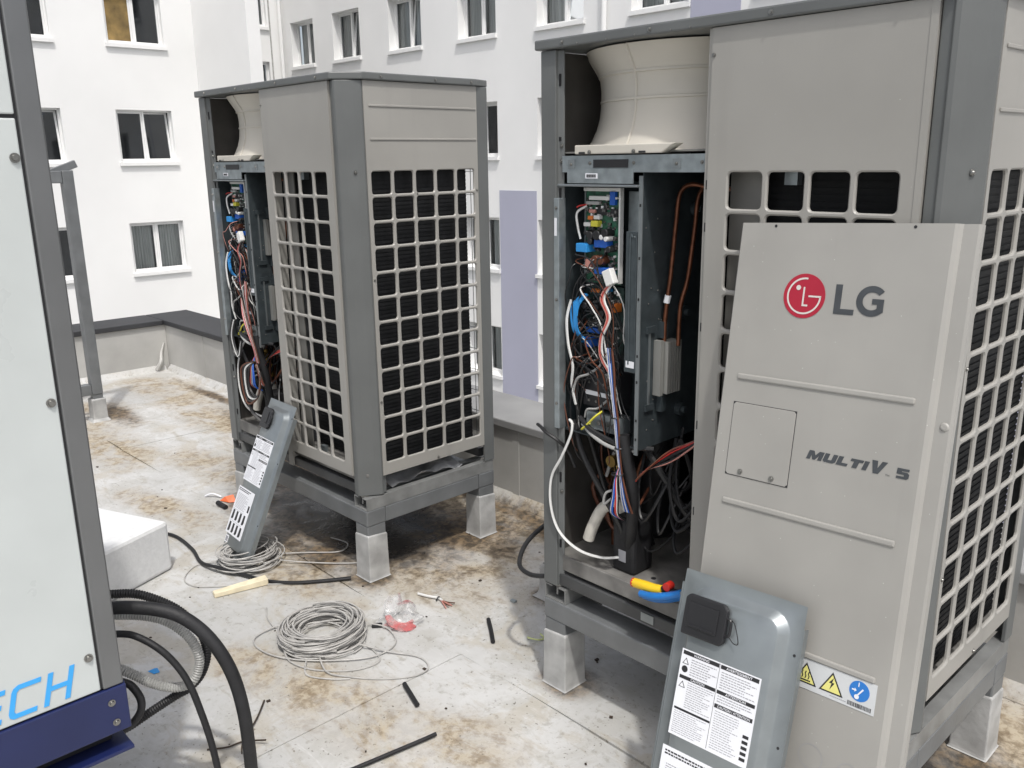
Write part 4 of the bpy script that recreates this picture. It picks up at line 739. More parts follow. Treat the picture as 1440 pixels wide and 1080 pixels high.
def text_rows(mb, u0, u1, v1, v0, pitch, rnd, y, h=0.0022):
    v = v1
    while v > v0:
        x = u0; e = u1-rnd.random()*(u1-u0)*0.35
        while x < e:
            wd = rnd.uniform(0.003, 0.010); mb.box(x, min(x+wd, e), y, y-0.0003, v-h, v); x += wd+0.0018
        v -= pitch
def tray(label, mtx, w, L, seed, win):
    rnd = random.Random(seed)
    t = thing('control_box_cover', label, 'metal cover', mtx=mtx, group='galvanised control box covers taken off')
    # rim, raised middle and side lips
    rim = [(0, 0), (w, 0), (w, L), (0, L)]; a0, a1, b0, b1 = 0.030, w-0.030, 0.030, L-0.028; h = -0.026
    def rr(u0, u1, v0, v1, r, n=5): return arc(u1-r, v1-r, r, 0, math.pi/2, n)+arc(u0+r, v1-r, r, math.pi/2, math.pi, n)+arc(u0+r, v0+r, r, math.pi, 1.5*math.pi, n)+arc(u1-r, v0+r, r, 1.5*math.pi, 2*math.pi, n)
    lo, l1, l2, l3 = rr(0.0, w, 0.0, L, 0.002), rr(a0, a1, b0, b1, 0.050), rr(a0+0.004, a1-0.004, b0+0.004, b1-0.004, 0.046), rr(a0+0.018, a1-0.018, b0+0.018, b1-0.018, 0.034)
    mb = MB(); n = len(lo)
    for L_, y in ((lo, 0.0), (l1, 0.0), (l2, -0.003), (l3, h+0.003), (rr(a0+0.022, a1-0.022, b0+0.022, b1-0.022, 0.031), h)): mb.v += [(p[0], y, p[1]) for p in L_]
    for s in range(4):
        for i in range(n): mb.f.append((s*n+i, s*n+(i+1) % n, s*n+n+(i+1) % n, s*n+n+i))
    mb.f.append(tuple(range(4*n, 5*n)))
    o = mb.build('tray', GALVL, t, True)
    MB().box(-0.003, -0.0005, -0.001, 0.020, 0.0, L-0.04).box(-0.0165, -0.003, 0.018, 0.020, 0.0, L-0.04).build('side_lip', GALVL, t)
    MB().box(w+0.0005, w+0.003, -0.001, 0.020, 0.0, L-0.055).build('side_lip', GALVL, t)
    for v in (0.2, 0.5, 0.72): MB().cyl((w-0.012, 0.0005, v), (w-0.012, -0.0012, v), 0.0035, 8).build('screw_hole', INK, t)
    y = h
    # inspection window
    u0, u1, v0, v1 = win
    pw = MB().prism([(u0, v0), (u1-0.012, v0), (u1, v0+0.012), (u1, v1-0.012), (u1-0.012, v1), (u0+0.01, v1), (u0, v1-0.01)], y-0.014, y-0.0003, 'y').build('inspection_window', BLACK, t, bevel=0.004)
    b = MB().prism([(u0+0.014, v0+0.022), (u1-0.022, v0+0.022), (u1-0.022, v1-0.018), (u0+0.014, v1-0.018)], y-0.017, y-0.014, 'y'); b.build('window_flap', BLACK, pw, bevel=0.003)
    MB().box(u0+0.02, u1-0.03, y-0.019, y-0.017, v0+0.025, v0+0.031).build('flap_ridge', BLACK, pw, bevel=0.001)
    MB().tube([(u1-0.002, y-0.01, v1-0.03), (u1+0.011, y-0.012, v1-0.035), (u1+0.011, y-0.012, v0+0.035), (u1-0.002, y-0.01, v0+0.03)], 0.004, 6).build('latch', BLACK, pw, True)
    if seed == 1: MB().tube([(u1+0.012, y-0.012, v1-0.03), (u1+0.032, y-0.03, v1-0.035), (u1+0.042, y-0.02, v1-0.075), (u1+0.026, y-0.01, v0+0.02), (u1+0.012, y-0.010, v0+0.03)], 0.0013, 5).build('tether', BLACK, pw, True)
    # upper label
    A0, A1, B0, B1 = (0.043, 0.262, 0.430, 0.647) if seed == 1 else (0.036, 0.240, 0.366, 0.588)
    lb = MB().box(A0, A1, y-0.0008, y-0.0001, B0, B1).build('warning_label', PAPER, t); yy = y-0.0009; Wd = A1-A0; Hh = B1-B0
    U = lambda p: A0+p*Wd; V = lambda p: B0+p*Hh
    for (p0, p1, q0, q1) in ((0.02, 0.49, 0.94, 0.985), (0.51, 0.98, 0.94, 0.985), (0.02, 0.49, 0.66, 0.70), (0.51, 0.98, 0.66, 0.70), (0.51, 0.98, 0.50, 0.545), (0.02, 0.49, 0.30, 0.325)): MB().box(U(p0), U(p1), yy-0.0003, yy, V(q0), V(q1)).build('print_bar', INK, lb)
    for k in range(5): MB().box(U(0.90), U(0.97), yy-0.0003, yy, V(0.31-0.062*k), V(0.345-0.062*k)).build('print_bar', INK, lb)
    MB().box(U(0.495), U(0.499), yy-0.0003, yy, V(0.02), V(0.99)).build('print_line', INK, lb)
    for s, p0, p1, q in (('WARNING', 0.16, 0.36, 0.948), ('AVERTISSEMENT', 0.58, 0.90, 0.948), ('CAUTION', 0.17, 0.35, 0.667), ('ATTENTION', 0.62, 0.87, 0.667), ('CAUTION / ATTENTION', 0.55, 0.95, 0.508)):
        text_mb(s, U(p0), U(p1), V(q), V(q+0.028), yy-0.0006, bold=0.01).build('print', PAPER, lb)
    fine = MB()
    text_rows(fine, U(0.14), U(0.48), V(0.91), V(0.73), 0.0062, rnd, yy); text_rows(fine, U(0.53), U(0.97), V(0.91), V(0.73), 0.0062, rnd, yy); text_rows(fine, U(0.14), U(0.48), V(0.64), V(0.34), 0.0055, rnd, yy, 0.0016); text_rows(fine, U(0.53), U(0.97), V(0.64), V(0.56), 0.0062, rnd, yy); text_rows(fine, U(0.53), U(0.86), V(0.47), V(0.03), 0.0060, rnd, yy, 0.0016); text_rows(fine, U(0.03), U(0.48), V(0.28), V(0.03), 0.0052, rnd, yy, 0.0014)
    fine.build('fine_print', INKG, lb, kind='stuff')
    ic = MB(); tri(ic, U(0.07), V(0.87), 0.016, yy); tri(ic, U(0.07), V(0.60), 0.016, yy); ic.build('print_symbol', INK, lb)
    ic = MB(); tri(ic, U(0.07), V(0.866), 0.011, yy-0.0005); tri(ic, U(0.07), V(0.596), 0.011, yy-0.0005); ic.build('print_symbol', PAPER, lb); MB().cyl((U(0.07), yy, V(0.775)), (U(0.07), yy-0.0005, V(0.775)), 0.0085, 18).build('print_symbol', INK, lb)
    # lower label
    A0, A1, B0, B1 = (0.035, 0.255, 0.10, 0.397) if seed == 1 else (0.026, 0.214, 0.100, 0.330)
    lb = MB().box(A0, A1, y-0.0008, y-0.0001, B0, B1).build('instruction_label', PAPER, t); Wd = A1-A0; Hh = B1-B0
    hdg = MB(); text_rows(hdg, U(0.04), U(0.8), V(0.97), V(0.92), 0.0075, rnd, yy, 0.004); hdg.build('heading_print', INK, lb, kind='stuff')
    for k in range(8):
        i, j = k % 4, k//4; MB().prism([(U(0.08+0.225*i), V(0.30-0.26*j)), (U(0.17+0.225*i), V(0.30-0.26*j)), (U(0.21+0.225*i), V(0.34-0.26*j)), (U(0.20+0.225*i), V(0.50-0.26*j)), (U(0.10+0.225*i), V(0.50-0.26*j))], yy-0.0003, yy, 'y').build('print_picture', INK, lb)
    MB().box(U(0.86), U(0.95), yy-0.0003, yy, V(0.58), V(0.72)).build('print_picture', INK, lb)
    fine = MB(); text_rows(fine, U(0.08), U(0.82), V(0.86), V(0.56), 0.0062, rnd, yy, 0.002); text_rows(fine, U(0.05), U(0.95), V(0.52), V(0.51), 0.005, rnd, yy, 0.0014); text_rows(fine, U(0.05), U(0.95), V(0.27), V(0.25), 0.005, rnd, yy, 0.0014); fine.build('fine_print', INKG, lb, kind='stuff')
    MB().box(0.05, 0.085, y-0.0008, y-0.0001, 0.056, 0.090).build('sticker', PAPER, t); MB().box(0.055, 0.080, y-0.0012, y-0.0009, 0.061, 0.085).build('sticker_print', INKG, t)
    return t
tray('galvanised box cover with warning labels leaning on the beige panel', pose((0.8036, -0.4979, 0.0), 0.0229, -0.3006, -0.0358), 0.33, 0.839, 1, (0.034, 0.155, 0.685, 0.788))
tray('galvanised box cover leaning against the farther unit above a cable coil', pose((-1.88, -0.332, 0.004), -0.1132, -0.4312, -0.0426), 0.30, 0.7768, 2, (0.046, 0.145, 0.632, 0.732))

# ------------------------------------------------------------------ white cabinet at left
cab = thing('white_cabinet', 'white panelled cabinet with light blue lettering on a navy base', 'cabinet', (-0.5, -2.2, 0.40))
CI = Matrix.Translation((0.5, 2.2, -0.40))
XC, YE, Zb0, Zb1 = -0.10, -1.385, 0.40, 0.585
def cb(name, m, bev, *bx, par=None): 
    return MB().box(*bx).xf(CI).build(name, m, par or cab, bevel=bev)
cb('body', CABW, 0, -0.90, XC-0.012, -3.4, YE-0.004, Zb1, 2.25)
cb('corner_post', ALU, 0.004, XC-0.06, XC+0.003, YE-0.048, YE, Zb1+0.002, 2.26)
cb('side_panel', CABW, 0.003, XC-0.011, XC+0.0, -3.4, YE-0.053, Zb1+0.004, 1.926)
cb('side_panel', CABW, 0.003, XC-0.011, XC+0.0, -3.4, YE-0.053, 1.934, 2.26)
cb('panel_gap', BLACK, 0, XC-0.0105, XC-0.004, YE-0.0535, YE-0.0475, Zb1+0.004, 2.25)
cb('panel_gap', BLACK, 0, XC-0.0105, XC-0.004, -3.4, YE-0.054, 1.9255, 1.9345)
cb('base_skirt', NAVY, 0.003, XC-0.006, XC+0.006, -3.4, YE+0.004, Zb0+0.062, Zb1)
cb('base_recess_shade', BLACK, 0, XC-0.80, XC-0.055, -3.4, YE-0.03, Zb0+0.012, Zb0+0.18)  # black block stands in for the shade inside the base channel
cb('base_flange', NAVY, 0.002, XC-0.75, XC+0.006, -3.4, YE+0.004, Zb0, Zb0+0.010)
cb('base_end_plate', NAVY, 0.002, XC-0.75, XC-0.008, YE-0.002, YE+0.006, Zb0+0.060, Zb1)
for y, z in ((-1.450, 1.847), (-1.452, 1.32), (-1.455, 0.685)): 
    o = screw(cab, XC+0.001+0.5, y+2.2, z-0.40, '+x', 1.15)
for y, z in ((YE-0.035, 0.548), (YE-0.03, 0.492)): screw(cab, XC+0.0065+0.5, y+2.2, z-0.40, '+x', 1.0)
# lettering: square techno capitals drawn as strokes, mapped on the side panel (u towards +y)
def strokes(segs, u, v, w_, h_, t_):
    mb = MB()
    for a, b, c, d in segs: 
        x0, x1, z0, z1 = u+a*w_, u+b*w_, v+c*h_, v+d*h_
        mb.box(XC+0.0005, XC+0.0016, x0, x1, z0, z1)
    return mb.xf(CI)
LH, LV = 0.080, 0.603
hu = -1.565
CI0 = CI; SH = Matrix(((1, 0, 0, 0), (0, 1, 0.25, -0.25*0.603), (0, 0, 1, 0), (0, 0, 0, 1))); CI = CI0 @ SH
T_ = 0.0115
def letter(pts): MB().prism(pts, XC+0.0005, XC+0.0016, 'x').xf(CI).build('lettering', LBLUE, cab)
q0, q1 = LV+0.034, LV+0.034+T_
letter([(hu, LV), (hu+T_, LV), (hu+T_, q0), (hu+0.058-T_, q0), (hu+0.058-T_, LV), (hu+0.058, LV), (hu+0.058, LV+LH), (hu+0.058-T_, LV+LH), (hu+0.058-T_, q1), (hu+T_, q1), (hu+T_, LV+LH), (hu, LV+LH)])
cu = -1.641; e_ = cu+0.061
letter([(e_, LV), (cu+0.012, LV), (cu+0.003, LV+0.006), (cu, LV+0.015), (cu, LV+LH-0.015), (cu+0.003, LV+LH-0.006), (cu+0.012, LV+LH), (e_, LV+LH), (e_, LV+LH-T_), (cu+0.016, LV+LH-T_), (cu+T_, LV+LH-0.017), (cu+T_, LV+0.017), (cu+0.016, LV+T_), (e_, LV+T_)])
eu = -1.716; e_ = eu+0.061
letter([(eu, LV), (e_, LV), (e_, LV+T_), (eu+T_, LV+T_), (eu+T_, q0), (e_-0.004, q0), (e_-0.004, q1), (eu+T_, q1), (eu+T_, LV+LH-T_), (e_, LV+LH-T_), (e_, LV+LH), (eu, LV+LH)])
CI = CI0
MB().prism([(-1.485, 2.03), (-1.463, 2.05), (-1.485, 2.07)], XC+0.0005, XC+0.0016, 'x').xf(CI).build('arrow_mark', mat('green_print', (0.02, 0.22, 0.11), 0.5), cab)
for x in (-0.82, -0.25):
    for y in (-1.62, -3.1): cb('foot', STEEL, 0.004, x, x+0.1, y, y+0.1, 0.0, 0.398)

# grey steel frame behind it
fr = thing('equipment_rack', 'tall grey square tube frame standing beside the left parapet', 'rack', (-4.64, 0.04, 0))
FI = Matrix.Translation((4.64, -0.04, 0))
for yy in (0.085, -1.2): 
    MB().box(-4.712, -4.637, yy-0.075, yy, 0.20, 1.80).xf(FI).build('post', STEEL, fr, bevel=0.006)
    b = MB(); 
    for z, e_ in ((0.0, 0.02), (0.02, 0.006), (0.165, 0.004), (0.17, -0.004)): b.v += [(-4.722-e_, yy-0.085-e_, z), (-4.632+e_, yy-0.085-e_, z), (-4.632+e_, yy+0.005+e_, z), (-4.722-e_, yy+0.005+e_, z)]
    for i in range(3):
        for j in range(4): b.f.append((i*4+j, i*4+(j+1) % 4, i*4+4+(j+1) % 4, i*4+4+j))
    b.f.append((12, 13, 14, 15)); b.xf(FI).build('leg_boot', BOOT, fr, bevel=0.006)
    MB().box(-4.708, -4.641, yy-0.071, yy-0.004, 0.165, 0.199).xf(FI).build('post_foot', STEEL, fr)
MB().box(-4.710, -4.639, -1.2, 0.008, 1.715, 1.798).xf(FI).build('rail', STEEL, fr, bevel=0.005)
MB().box(-4.710, -4.639, -1.2, 0.008, 0.202, 0.28).xf(FI).build('rail', STEEL, fr, bevel=0.005)
MB().box(-0.02, 0.02, -0.55, 0.0, -0.025, 0.025, Matrix.Translation((-4.70, 0.125, 1.845)) @ Matrix.Rotation(R(20), 4, 'X')).xf(FI).build('brace', STEEL, fr, bevel=0.003)
MB().box(-0.02, 0.02, -0.6, 0.0, -0.02, 0.02, Matrix.Translation((-4.78, -0.03, 0.27)) @ Matrix.Rotation(R(-14), 4, 'X')).xf(FI).build('brace', STEEL, fr, bevel=0.003)

# stub post between the units
stp = thing('stub_post', 'short membrane wrapped post stub between the two units', 'post', (-0.40, 0.50, 0))
q = MB(); lv = [(0.15, -0.004), (0.145, 0.002), (0.03, 0.005), (0.008, 0.012), (0.001, 0.025)]
for zz, e_ in lv: q.v += [(-0.06-e_, -0.06-e_, zz), (0.06+e_, -0.06-e_, zz), (0.06+e_, 0.06+e_, zz), (-0.06-e_, 0.06+e_, zz)]
for i in range(len(lv)-1):
    for j in range(4): q.f.append((i*4+j, i*4+(j+1) % 4, i*4+4+(j+1) % 4, i*4+4+j))
q.f.append((0, 1, 2, 3)); q.build('boot', BOOT, stp, bevel=0.01)
MB().box(-0.05, 0.05, -0.05, 0.05, 0.148, 0.154).build('cap', STEEL, stp)
cq = thing('black_cable', 'thick black cable looping out beside the near unit stand', 'cable', (-0.1, 0.1, 0.45))
MB().tube([(0.09, 0.28, 0.13), (0.03, 0.20, 0.13), (-0.02, 0.08, 0.09), (-0.06, -0.02, 0.02), (-0.045, -0.08, -0.045), (0.03, -0.10, -0.055), (0.10, -0.075, -0.046)], 0.0085, 8).build('sheath', RUBBER, cq, True)
MB().cyl((-0.02, 0.10, 0.085), (0.06, 0.25, 0.14), 0.026, 12, 0.03).build('tape_wrap', RUBBER, cq, True)
tag(MB().tube([(-0.045, 0.02, 0.955), (-0.01, 0.0, 0.958), (0.03, -0.015, 0.95), (0.07, -0.005, 0.93), (0.085, 0.03, 0.89), (0.10, 0.05, 0.83)], 0.006, 7).build('cable_tail', RUBBER, None, True), 'short black cable tail sticking out past the left post of the near unit', 'cable')

# styrofoam block
sb = MB().box(-0.9, 0.0, -0.60, 0.0, 0.0, 0.24)
so2 = sb.build('styrofoam_block', STYRO, None, bevel=0.018, loc=(-1.853, -0.585, 0.001)); so2.rotation_euler = (0, 0, R(22)); tag(so2, 'white styrofoam block lying on the roof behind the cabinet', 'foam block')

# ------------------------------------------------------------------ hoses by the cabinet
FWV = fw; CP = Vector((1.9651, -1.9875, 1.8289))
def hose(name, label, pts, r, m, n=12, rib=None, sub=10):
    c = Vector(pts[0]); P = spline([Vector(p) for p in pts], sub)
    if rib:                                            # resample evenly and alternate the radius for corrugation
        out = [P[0]]; acc = 0.0
        for a, b in zip(P[:-1], P[1:]):
            L_ = (b-a).length; t = rib-acc
            while t < L_: out.append(a.lerp(b, t/L_)); t += rib
            acc = (acc+L_) % rib
        o = MB().tube(out, r, n, lambda i: (1.0, 1.06, 1.0, 0.86)[i % 4], smooth=False).build(name, m, None, True)
    else: o = MB().tube(P, r, n, smooth=False).build(name, m, None, True)
    return tag(o, label, 'hose')
HOSES = []

# --- hose points are metric positions on the roof between the cabinet and the units
HOSE_POINTS = {"thick": [[-0.324, -1.341, 0.682], [-0.29, -1.303, 0.686], [-0.233, -1.244, 0.68], [-0.187, -1.195, 0.658], [-0.147, -1.153, 0.608], [-0.111, -1.123, 0.539], [-0.096, -1.102, 0.456], [-0.086, -1.092, 0.36], [-0.09, -1.086, 0.256], [-0.104, -1.08, 0.152], [-0.124, -1.076, 0.059]], "corrblack": [[-0.439, -1.303, 0.667], [-0.385, -1.245, 0.669], [-0.337, -1.2, 0.652], [-0.286, -1.157, 0.618], [-0.244, -1.127, 0.564], [-0.222, -1.121, 0.504], [-0.224, -1.142, 0.445], [-0.24, -1.174, 0.407], [-0.263, -1.207, 0.385], [-0.294, -1.265, 0.349], [-0.314, -1.314, 0.321], [-0.327, -1.349, 0.306]], "corrgrey": [[-0.357, -1.316, 0.642], [-0.307, -1.253, 0.635], [-0.267, -1.206, 0.616], [-0.228, -1.168, 0.573], [-0.207, -1.152, 0.524], [-0.205, -1.154, 0.481], [-0.211, -1.176, 0.44], [-0.24, -1.212, 0.425], [-0.279, -1.255, 0.438], [-0.316, -1.295, 0.469], [-0.348, -1.331, 0.496]], "thin": [[-0.31, -1.336, 0.612], [-0.265, -1.297, 0.611], [-0.211, -1.258, 0.582], [-0.183, -1.225, 0.53], [-0.16, -1.202, 0.465], [-0.151, -1.183, 0.372], [-0.146, -1.168, 0.277], [-0.145, -1.158, 0.18], [-0.154, -1.152, 0.101]], "short": [[-0.294, -1.34, 0.478], [-0.27, -1.319, 0.468], [-0.247, -1.306, 0.436], [-0.239, -1.309, 0.405], [-0.245, -1.327, 0.375], [-0.263, -1.355, 0.35]]}
hose('insulated_pipe', 'thickest black foam insulated pipe arching out from behind the white cabinet', HOSE_POINTS['thick'], 0.0180, FOAMB, 16)
hose('corrugated_hose', 'black corrugated conduit curling just behind the thick insulated pipe', HOSE_POINTS['corrblack'], 0.0122, RUBBER, 12, rib=0.0018)
hose('corrugated_hose', 'grey corrugated drain hose looped inside the black pipes', HOSE_POINTS['corrgrey'], 0.0130, CORRG, 14, rib=0.0018)
hose('thin_pipe', 'thin smooth black pipe bending down in front of the grey corrugated hose', HOSE_POINTS['thin'], 0.0095, FOAMB, 12)
hose('thin_pipe', 'short black pipe curling back under the corner of the navy base', HOSE_POINTS['short'], 0.0105, FOAMB, 12)

# ------------------------------------------------------------------ cable coils and loose cables
def coil_thing(label, cx, cy, r, turns, seed, tails, squash=(1, 1), rot=0.0):
    rnd = random.Random(seed); t = thing('cable_coil', label, 'cable coil', (cx, cy, 0), rot, 'coils of grey cable lying on the roof')
    for k in range(turns):
        rr = r*rnd.uniform(0.66, 1.04); ox, oy = rnd.gauss(0, r*0.07)-r*0.10*k/turns, rnd.gauss(0, r*0.07)+r*0.12*k/turns; ph = rnd.random()*6.28; z0 = 0.004+0.075*(k/turns)*rnd.uniform(0.6, 1.0); ax = rnd.uniform(0.92, 1.08); tz = rnd.uniform(-0.010, 0.010)
        pts = []
        for i in range(17):
            a = ph+2*math.pi*i/16; w_ = 1+0.03*math.sin(3*a+ph); pts.append(((rr*w_*math.cos(a)*ax+ox)*squash[0], (rr*w_*math.sin(a)/ax+oy)*squash[1], max(0.003, z0+tz*math.sin(a+1))+0.0006*i))
        MB().tube(pts, 0.0032, 6, sub=3).build('cable_turn', CABLEG, t, True)
    for tl in tails: MB().tube([(x-cx, y-cy, z) for x, y, z in tl], 0.0032, 6, sub=6).build('cable_tail', CABLEG, t, True)
    return t
coil_thing('loose coil of grey cable on the open roof beside the crumpled bag', -0.815, -0.430, 0.158, 46, 5, [
    [(-0.95, -0.42, 0.02), (-1.02, -0.52, 0.01), (-1.0, -0.62, 0.006), (-0.90, -0.64, 0.006), (-0.78, -0.60, 0.008), (-0.66, -0.50, 0.008), (-0.56, -0.36, 0.008), (-0.58, -0.24, 0.006), (-0.70, -0.20, 0.01), (-0.80, -0.27, 0.02)],
    [(-0.66, -0.36, 0.02), (-0.55, -0.30, 0.008), (-0.44, -0.235, 0.005), (-0.36, -0.25, 0.004), (-0.35, -0.32, 0.004), (-0.42, -0.42, 0.004), (-0.52, -0.50, 0.004), (-0.60, -0.54, 0.008), (-0.72, -0.50, 0.02)],
    [(-0.70, -0.34, 0.01), (-0.60, -0.33, 0.005), (-0.52, -0.36, 0.004), (-0.54, -0.46, 0.004), (-0.64, -0.56, 0.004), (-0.75, -0.60, 0.006), (-0.84, -0.58, 0.012)],
    [(-0.72, -0.55, 0.01), (-0.64, -0.60, 0.004), (-0.56, -0.56, 0.004), (-0.50, -0.50, 0.004)], [(-1.02, -0.52, 0.006), (-1.12, -0.50, 0.004), (-1.20, -0.46, 0.003)]])
coil_thing('coil of grey cable under the foot of the far leaning cover', -1.655, -0.315, 0.135, 26, 9, [
    [(-1.56, -0.22, 0.02), (-1.45, -0.12, 0.01), (-1.33, 0.00, 0.004), (-1.26, 0.10, 0.004), (-1.30, 0.20, 0.004), (-1.45, 0.25, 0.004)],
    [(-1.62, -0.19, 0.02), (-1.55, -0.06, 0.006), (-1.45, 0.06, 0.004), (-1.50, 0.14, 0.004), (-1.62, 0.12, 0.004)],
    [(-1.75, -0.40, 0.01), (-1.80, -0.50, 0.004), (-1.70, -0.60, 0.004), (-1.58, -0.58, 0.004), (-1.45, -0.42, 0.004), (-1.28, -0.24, 0.004)]])
tag(MB().tube([(-2.52, -0.63, 0.009), (-2.36, -0.53, 0.009), (-2.208, -0.44, 0.010), (-1.98, -0.44, 0.010), (-1.80, -0.475, 0.012), (-1.66, -0.46, 0.030), (-1.55, -0.40, 0.016), (-1.42, -0.35, 0.010), (-1.31, -0.27, 0.010), (-1.22, -0.15, 0.010), (-1.165, -0.06, 0.010)], 0.0085, 8).build('power_cable', RUBBER, None, True), 'black power cable snaking from the styrofoam block to the far stand leg', 'cable')

# ------------------------------------------------------------------ debris
def piece(name, label, cat, pts, r, m, n=8, group=None): return tag(MB().tube(pts, r, n, sub=5).build(name, m, None, True), label, cat, group)
def hollow(name, label, pts, r):
    o = MB().tube(pts, r, 10, sub=4); P = [Vector(p) for p in pts]
    d = (P[0]-P[1]).normalized(); o.cyl(P[0]-d*0.001, P[0]+d*0.006, r*1.02, 10)
    return tag(o.build(name, FOAMB, None, True), label, 'tube offcut', 'black tube offcuts scattered on the roof')
hollow('tube_offcut', 'short black tube offcut lying between the bag and the near stand', [(-0.450, 0.132, 0.009), (-0.39, 0.090, 0.009), (-0.315, 0.034, 0.008)], 0.0085)
hollow('tube_offcut', 'straight black tube offcut on the roof below the loose cable coil', [(-0.325, -0.384, 0.0085), (-0.197, -0.426, 0.0085)], 0.0085)
hollow('tube_offcut', 'long thin black tube offcut at the bottom centre foreground', [(-0.085, -0.82, 0.0075), (-0.04, -0.55, 0.0075), (-0.030, -0.478, 0.0075)], 0.0068)
hollow('tube_offcut', 'stubby black tube offcut beside the orange wrapper scrap', [(-2.44, -0.085, 0.014), (-2.36, -0.08, 0.010)], 0.0135)
ws = MB().box(0.0, 0.235, -0.018, 0.018, 0.0, 0.022); 
for i, v in enumerate(ws.v): ws.v[i] = (v[0], v[1]*(1.0 if v[0] < 0.1 else 1.35), v[2]*(1.0 if v[0] < 0.1 else 1.4))
wo = ws.build('foam_strip', WOODC, None, bevel=0.004, loc=(-1.455, -0.575, 0.001)); wo.rotation_euler = (0, 0, math.atan2(0.20, 0.04)); tag(wo, 'cream insulation strip lying in front of the far cable coil', 'scrap')
fs = thing('wire_scrap', 'stripped white cable end with bare copper tip on the open roof', 'scrap', (-0.74, 0.10, 0.0))
MB().tube([(-0.10, -0.03, 0.005), (-0.05, -0.015, 0.006), (0.0, 0.005, 0.008), (0.03, 0.0, 0.008)], 0.0055, 7).build('sheath', WM['white'], fs, True)
for k in range(4): MB().tube([(0.02, 0.0, 0.008), (0.055, 0.008*(k-1.5), 0.006), (0.085, 0.016*(k-1.5), 0.004+0.006*(k % 2))], 0.0028, 5).build('copper_strand', COPPER if k % 2 else WM['pink'], fs, True)
MB().tube([(0.005, -0.014, 0.003), (0.004, 0.0, 0.017), (0.005, 0.016, 0.003)], 0.003, 5).build('cable_tie', BLACK, fs)
cs = thing('wire_scrap', 'pale green curl of cable sheath near the shaded stand leg', 'scrap', (-0.22, 0.18, 0)); MB().tube([(-0.03, -0.02, 0.003), (-0.01, -0.03, 0.012), (0.02, -0.01, 0.008), (0.02, 0.02, 0.004), (-0.01, 0.03, 0.005)], 0.0035, 6).build('sheath', mat('pale_green_sheath', (0.5, 0.55, 0.25), 0.5), cs, True)
os_ = MB(); os_.add([(0, 0, 0.002), (0.07, 0.02, 0.004), (0.05, 0.06, 0.035), (0.0, 0.05, 0.012), (0.09, 0.055, 0.003), (0.03, 0.02, 0.028)], [(0, 5, 3), (0, 1, 5), (1, 2, 5), (2, 3, 5), (1, 4, 2)])
tag(os_.build('wrapper_scrap', ORANGE, None, loc=(-2.50, -0.05, 0)), 'crumpled orange wrapper scrap beside the far stand leg', 'scrap')
pp = MB().tube([(-2.62, -0.08, 0.003), (-2.58, -0.05, 0.02), (-2.54, -0.02, 0.004)], 0.006, 5); tag(pp.build('paper_scrap', PAPER, None), 'twisted white paper scrap behind the orange wrapper', 'scrap')
# crumpled bag
def crumple(rx, ry, hz, seed, mask, k_out=1.0):
    rnd = random.Random(seed); mb = MB(); nu, nv = 40, 16
    waves = [(rnd.randint(2, 7), rnd.uniform(2, 9), rnd.random()*6.28, rnd.uniform(0.03, 0.11)) for _ in range(9)]
    for j in range(nv+1):
        th = math.pi*0.5*j/nv
        for i in range(nu):
            a = 2*math.pi*i/nu; k = 1.0+sum(am*(1-abs(math.sin(0.5*(n*a+m*th+p)))*2) for n, m, p, am in waves)*0.9
            mb.v.append((k_out*rx*math.cos(a)*math.cos(th)*k, k_out*ry*math.sin(a)*math.cos(th)*k, max(0.002, k_out*hz*math.sin(th)*k*(0.8+0.45*math.cos(a-2.2)))))
    for j in range(nv):
        for i in range(nu):
            if mask(i, j): mb.f.append((j*nu+i, j*nu+(i+1) % nu, (j+1)*nu+(i+1) % nu, (j+1)*nu+i))
    return mb
bagt = thing('plastic_bag', 'crumpled clear plastic bag with red print beside the cable coil', 'plastic bag', (-0.70, -0.12, 0), R(20))
crumple(0.105, 0.078, 0.10, 4, lambda i, j: True).build('clear_film', FILM, bagt, True)
crumple(0.105, 0.078, 0.10, 4, lambda i, j: (26 <= i <= 38 and j < 9) or (8 <= i <= 14 and 4 < j < 14), 1.012).build('red_print', FILMR, bagt, True)
bl = MB().box(-0.02, 0.022, -0.012, 0.012, 0, 0.012); bo = bl.build('rubber_bit', RUBBER, None, bevel=0.003, loc=(-0.742, -0.215, 0.001)); bo.rotation_euler = (0, 0, 0.9); tag(bo, 'small black rubber bit inside the loop of the cable coil', 'scrap')
bb = MB().add([(0, 0, 0.002), (0.035, 0.01, 0.002), (0.02, 0.03, 0.012), (0.0, 0.025, 0.004), (0.04, 0.03, 0.003)], [(0, 1, 2), (0, 2, 3), (1, 4, 2)]); tag(bb.build('plastic_bit', WM['sky'], None, loc=(-1.08, -1.01, 0)), 'tiny bright blue plastic bit seen through the hose loops', 'scrap')
gb_ = MB().box(-0.013, 0.013, -0.008, 0.008, 0, 0.007); go = gb_.build('metal_bit', GALV, None, loc=(-0.50, 0.32, 0.001)); tag(go, 'little grey metal clip lying between the two stands', 'scrap')
tw = thing('twig', 'dry forked twig on the roof beside the thick black pipe', 'twig', (-0.44, -0.95, 0))
MB().tube([(-0.16, 0.16, 0.006), (-0.08, 0.09, 0.010), (0.0, 0.0, 0.008), (0.05, -0.03, 0.006)], 0.0035, 5, lambda i: 1-0.02*i).build('stem', TWIG, tw)
MB().tube([(-0.05, -0.10, 0.004), (-0.01, -0.05, 0.008), (0.0, 0.0, 0.008), (0.06, 0.05, 0.02)], 0.003, 5).build('branch', TWIG, tw)
gr = MB(); rnd = random.Random(21)
